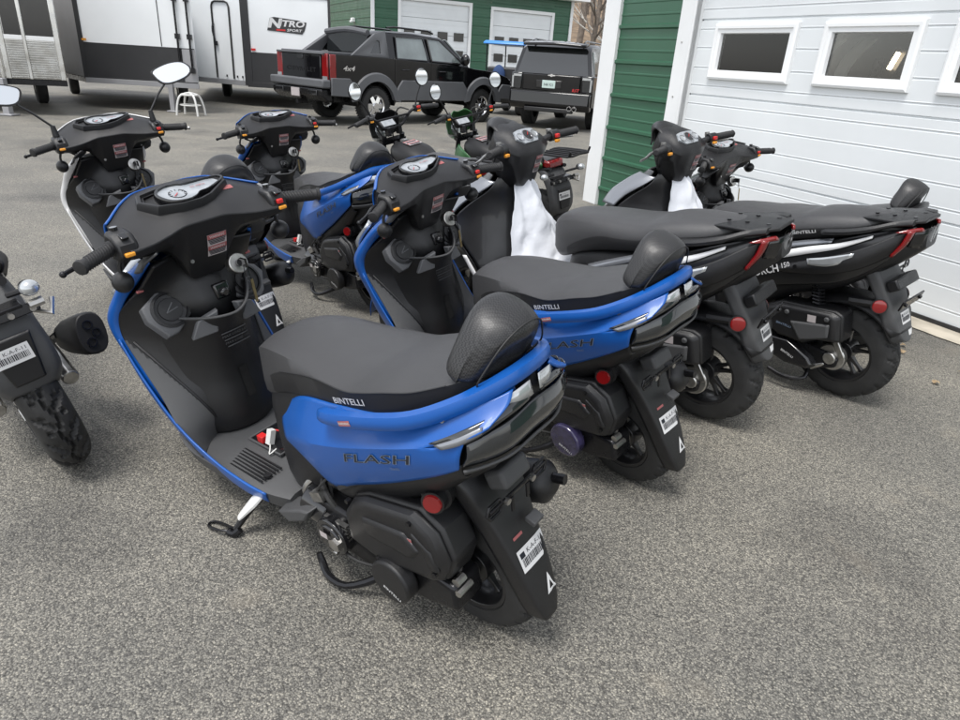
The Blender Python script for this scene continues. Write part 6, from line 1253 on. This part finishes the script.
def golf_cart(M_):
    t = thing('golf_cart', 'golf cart with a bright blue roof between the pickup and the suv', 'golf cart', None, M_)
    mb = MB(); mb.prism([(-.95, .42), (-.95, .80), (-.2, .82), (-.15, .42), (.9, .40), (1.0, .80), (1.25, .85), (1.5, .60), (1.45, .35), (-.9, .33)], -.56, .56, 'y'); mb.build('body', m_vblack, t, bevel=.04, seg=3)
    mb = MB(); mb.loft([[(x, y, z) for x, y in ((-1.05, -.62), (1.0, -.60), (1.0, .60), (-1.05, .62))] for z in (1.86, 1.90)]+[[(x*.94, y*.92, 1.955) for x, y in ((-1.05, -.62), (1.0, -.60), (1.0, .60), (-1.05, .62))]]); mb.build('roof', m_blueroof, t, bevel=.025)
    for x, s in ((-.90, 1), (-.90, -1), (.88, 1), (.88, -1)): mb = MB(); mb.tube([(x, .52*s, .78), (x-.02, .54*s, 1.87)], .02, 8); mb.build('roof_post', m_steel, t)
    for x in (-.85, .05): mb = MB(); mb.box((x+.22, 0, .88), (.48, 1.0, .12)); mb.box((x, 0, 1.10), (.12, 1.0, .36), Matrix.Rotation(-.15, 3, 'Y')); mb.build('seat', m_seat, t, bevel=.04, seg=3)
    mb = MB(); mb.ell((-.98, .12, 1.02), (.13, .20, .32), 16, 12); b = mb.build('seat_bag', M('dark blue fabric', (.02, .05, .14), .8), t)
    mb = MB(); mb.lathe([(.17, -.012), (.182, 0), (.17, .012), (.158, 0)], (.62, .25, 1.12), 24, (-.7, 0, .7), closed=True); mb.tube([(.62, .25, 1.12), (.85, .25, .85)], .02, 8); mb.build('steering_wheel', m_plas, t)
    for s in (1, -1):
        mb = MB(); mb.box((-.965, .42*s, .62), (.03, .16, .08)); mb.build('tail_light', m_red, t, bevel=.01)
        for x in (-.55, 1.12):
            mb = MB(); mb.lathe([(.12, -.10), (.22, -.11), (.255, -.07), (.26, 0), (.255, .07), (.22, .11), (.12, .10)], (x, .48*s, .26), 28); w = mb.build('wheel', m_rub, t, smooth=40)
            mb = MB(); mb.disc((x, .53*s, .26), .125, .11, n=20); mb.build('rim', m_gloss, w, bevel=.01)
    return t
pickup(pose(-3.30, 15.86, 48))
suv(pose(1.66, 18.05, 70))
golf_cart(pose(.42, 21.6, 72))
# ---------------------------------------------------------------- place the scooters
s3 = flash_scooter('blue scooter nearest the camera with black backrest and its side stand down', 'step-through scooters parked in a row')
s4 = copy_tree(s3); s1 = copy_tree(s3); s2 = copy_tree(s3)
s3.matrix_world = pose(.06, 1.415, 143.74, 8.46, 3.512); set_steer(s3, -2.8)
s4.matrix_world = pose(.594, 2.158, 135.48, 10.76, 3.512); set_steer(s4, 5); s4['label'] = 'blue scooter with violet cling film on its round engine cover'
s1.matrix_world = pose(-1.111, 3.044, 142.1, 8.43, 3.512); set_steer(s1, -9.8); s1['label'] = 'white edged scooter with two raised mirrors at the left back'
s2.matrix_world = pose(-.624, 3.764, 133.74, 5.48, 3.512); set_steer(s2, -3.9); s2['label'] = 'dark blue scooter parked behind, bare handlebar below the pickup'

remat(s1, {'satin blue paint': m_white})
for o in s4.children:
    if o.name.split('.')[0] == 'variator_cover': remat(o, {'black textured plastic': m_purple})
# the raised mirrors
for o in s1.children:
    if o.name.split('.')[0] == 'handlebar_cover':
        for s in (1, -1):
            mb = MB(); a = Vector((.955, .235*s, 1.05)); mb.tube([a, a+Vector((0, 0, .05))], [.016, .011], 10); mb.tube([a+Vector((0, 0, .045)), (.965, .30*s, 1.17), (.97, .36*s, 1.225)], .0055, 8)
            n = Vector((-.92, -.22*s, .34)).normalized(); uu = Vector((0, s, .22)); uu = (uu-n*uu.dot(n)).normalized(); ww = n.cross(uu)*s; c = Vector((.97, .41*s, 1.265)); rg = []
            ol = [(-.105, -.028), (-.085, -.050), (.0, -.052), (.07, -.030), (.095, .015), (.06, .048), (-.03, .050), (-.085, .028)]; ol = cr(ol, 4, True)if False else [tuple(p)[:2] for p in cr([(a_, b_, 0) for a_, b_ in ol], 4, True)]
            for h, k in ((-.03, .55), (-.02, .85), (0, 1), (.006, .97)): rg.append([c+n*h+uu*x*k+ww*y*k for x, y in ol])
            mb.loft(rg); mr = mb.build('mirror', m_plas, o, smooth=50)
            mb = MB(); mb.loft([[c+n*.0062+uu*x*.9+ww*y*.88 for x, y in ol], [c+n*.008+uu*x*.88+ww*y*.86 for x, y in ol]]); mb.build('mirror_glass', m_mirror, mr)
s7 = copy_tree(s3); s7.matrix_world = pose(2.242, 3.721, 131.07, 7.1, 3.512); set_steer(s7, -3.3); remat(s7, {'satin blue paint': m_satin}); s7['label'] = 'scooter against the garage door, its padded backrest standing above the black tail'
s5 = scorch_scooter('black scooter with twin clocks between the blue one and the last black one', 'step-through scooters parked in a row')
s6 = copy_tree(s5)
P5, P6 = pose(1.03, 2.684, 138.98, 6.9, 3.5), pose(1.801, 3.019, 129.6, 6.7, 3.5)
s5.matrix_world = P5; set_steer2(s5, 3.5)
s6.matrix_world = P6; set_steer2(s6, 2.4); s6['label'] = 'black scooter with white side sweep and full rear wheel nearest the garage door'
white_bag('large white plastic bag draped below the clocks of the middle black scooter', P5, 3)
white_bag('white plastic bag draped on the scooter closest to the white door', P6, 8, .9)
G = 'small naked motorcycles'
motorcycle('black motorcycle with round mirrors and a small display, behind the blue scooters', G, m_mblack, True, True, pose(.006, 4.768, 131.95, 11.2))
motorcycle('green motorcycle with round mirrors and a rear rack by the garage corner', G, m_mgreen, True, True, pose(.486, 5.302, 126.5, 10.8), m_mblack)
motorcycle('black motorcycle cut by the left edge showing its treaded rear tyre and exhaust', G, m_mblack, False, False, pose(-1.475, 2.047, 136, 14))
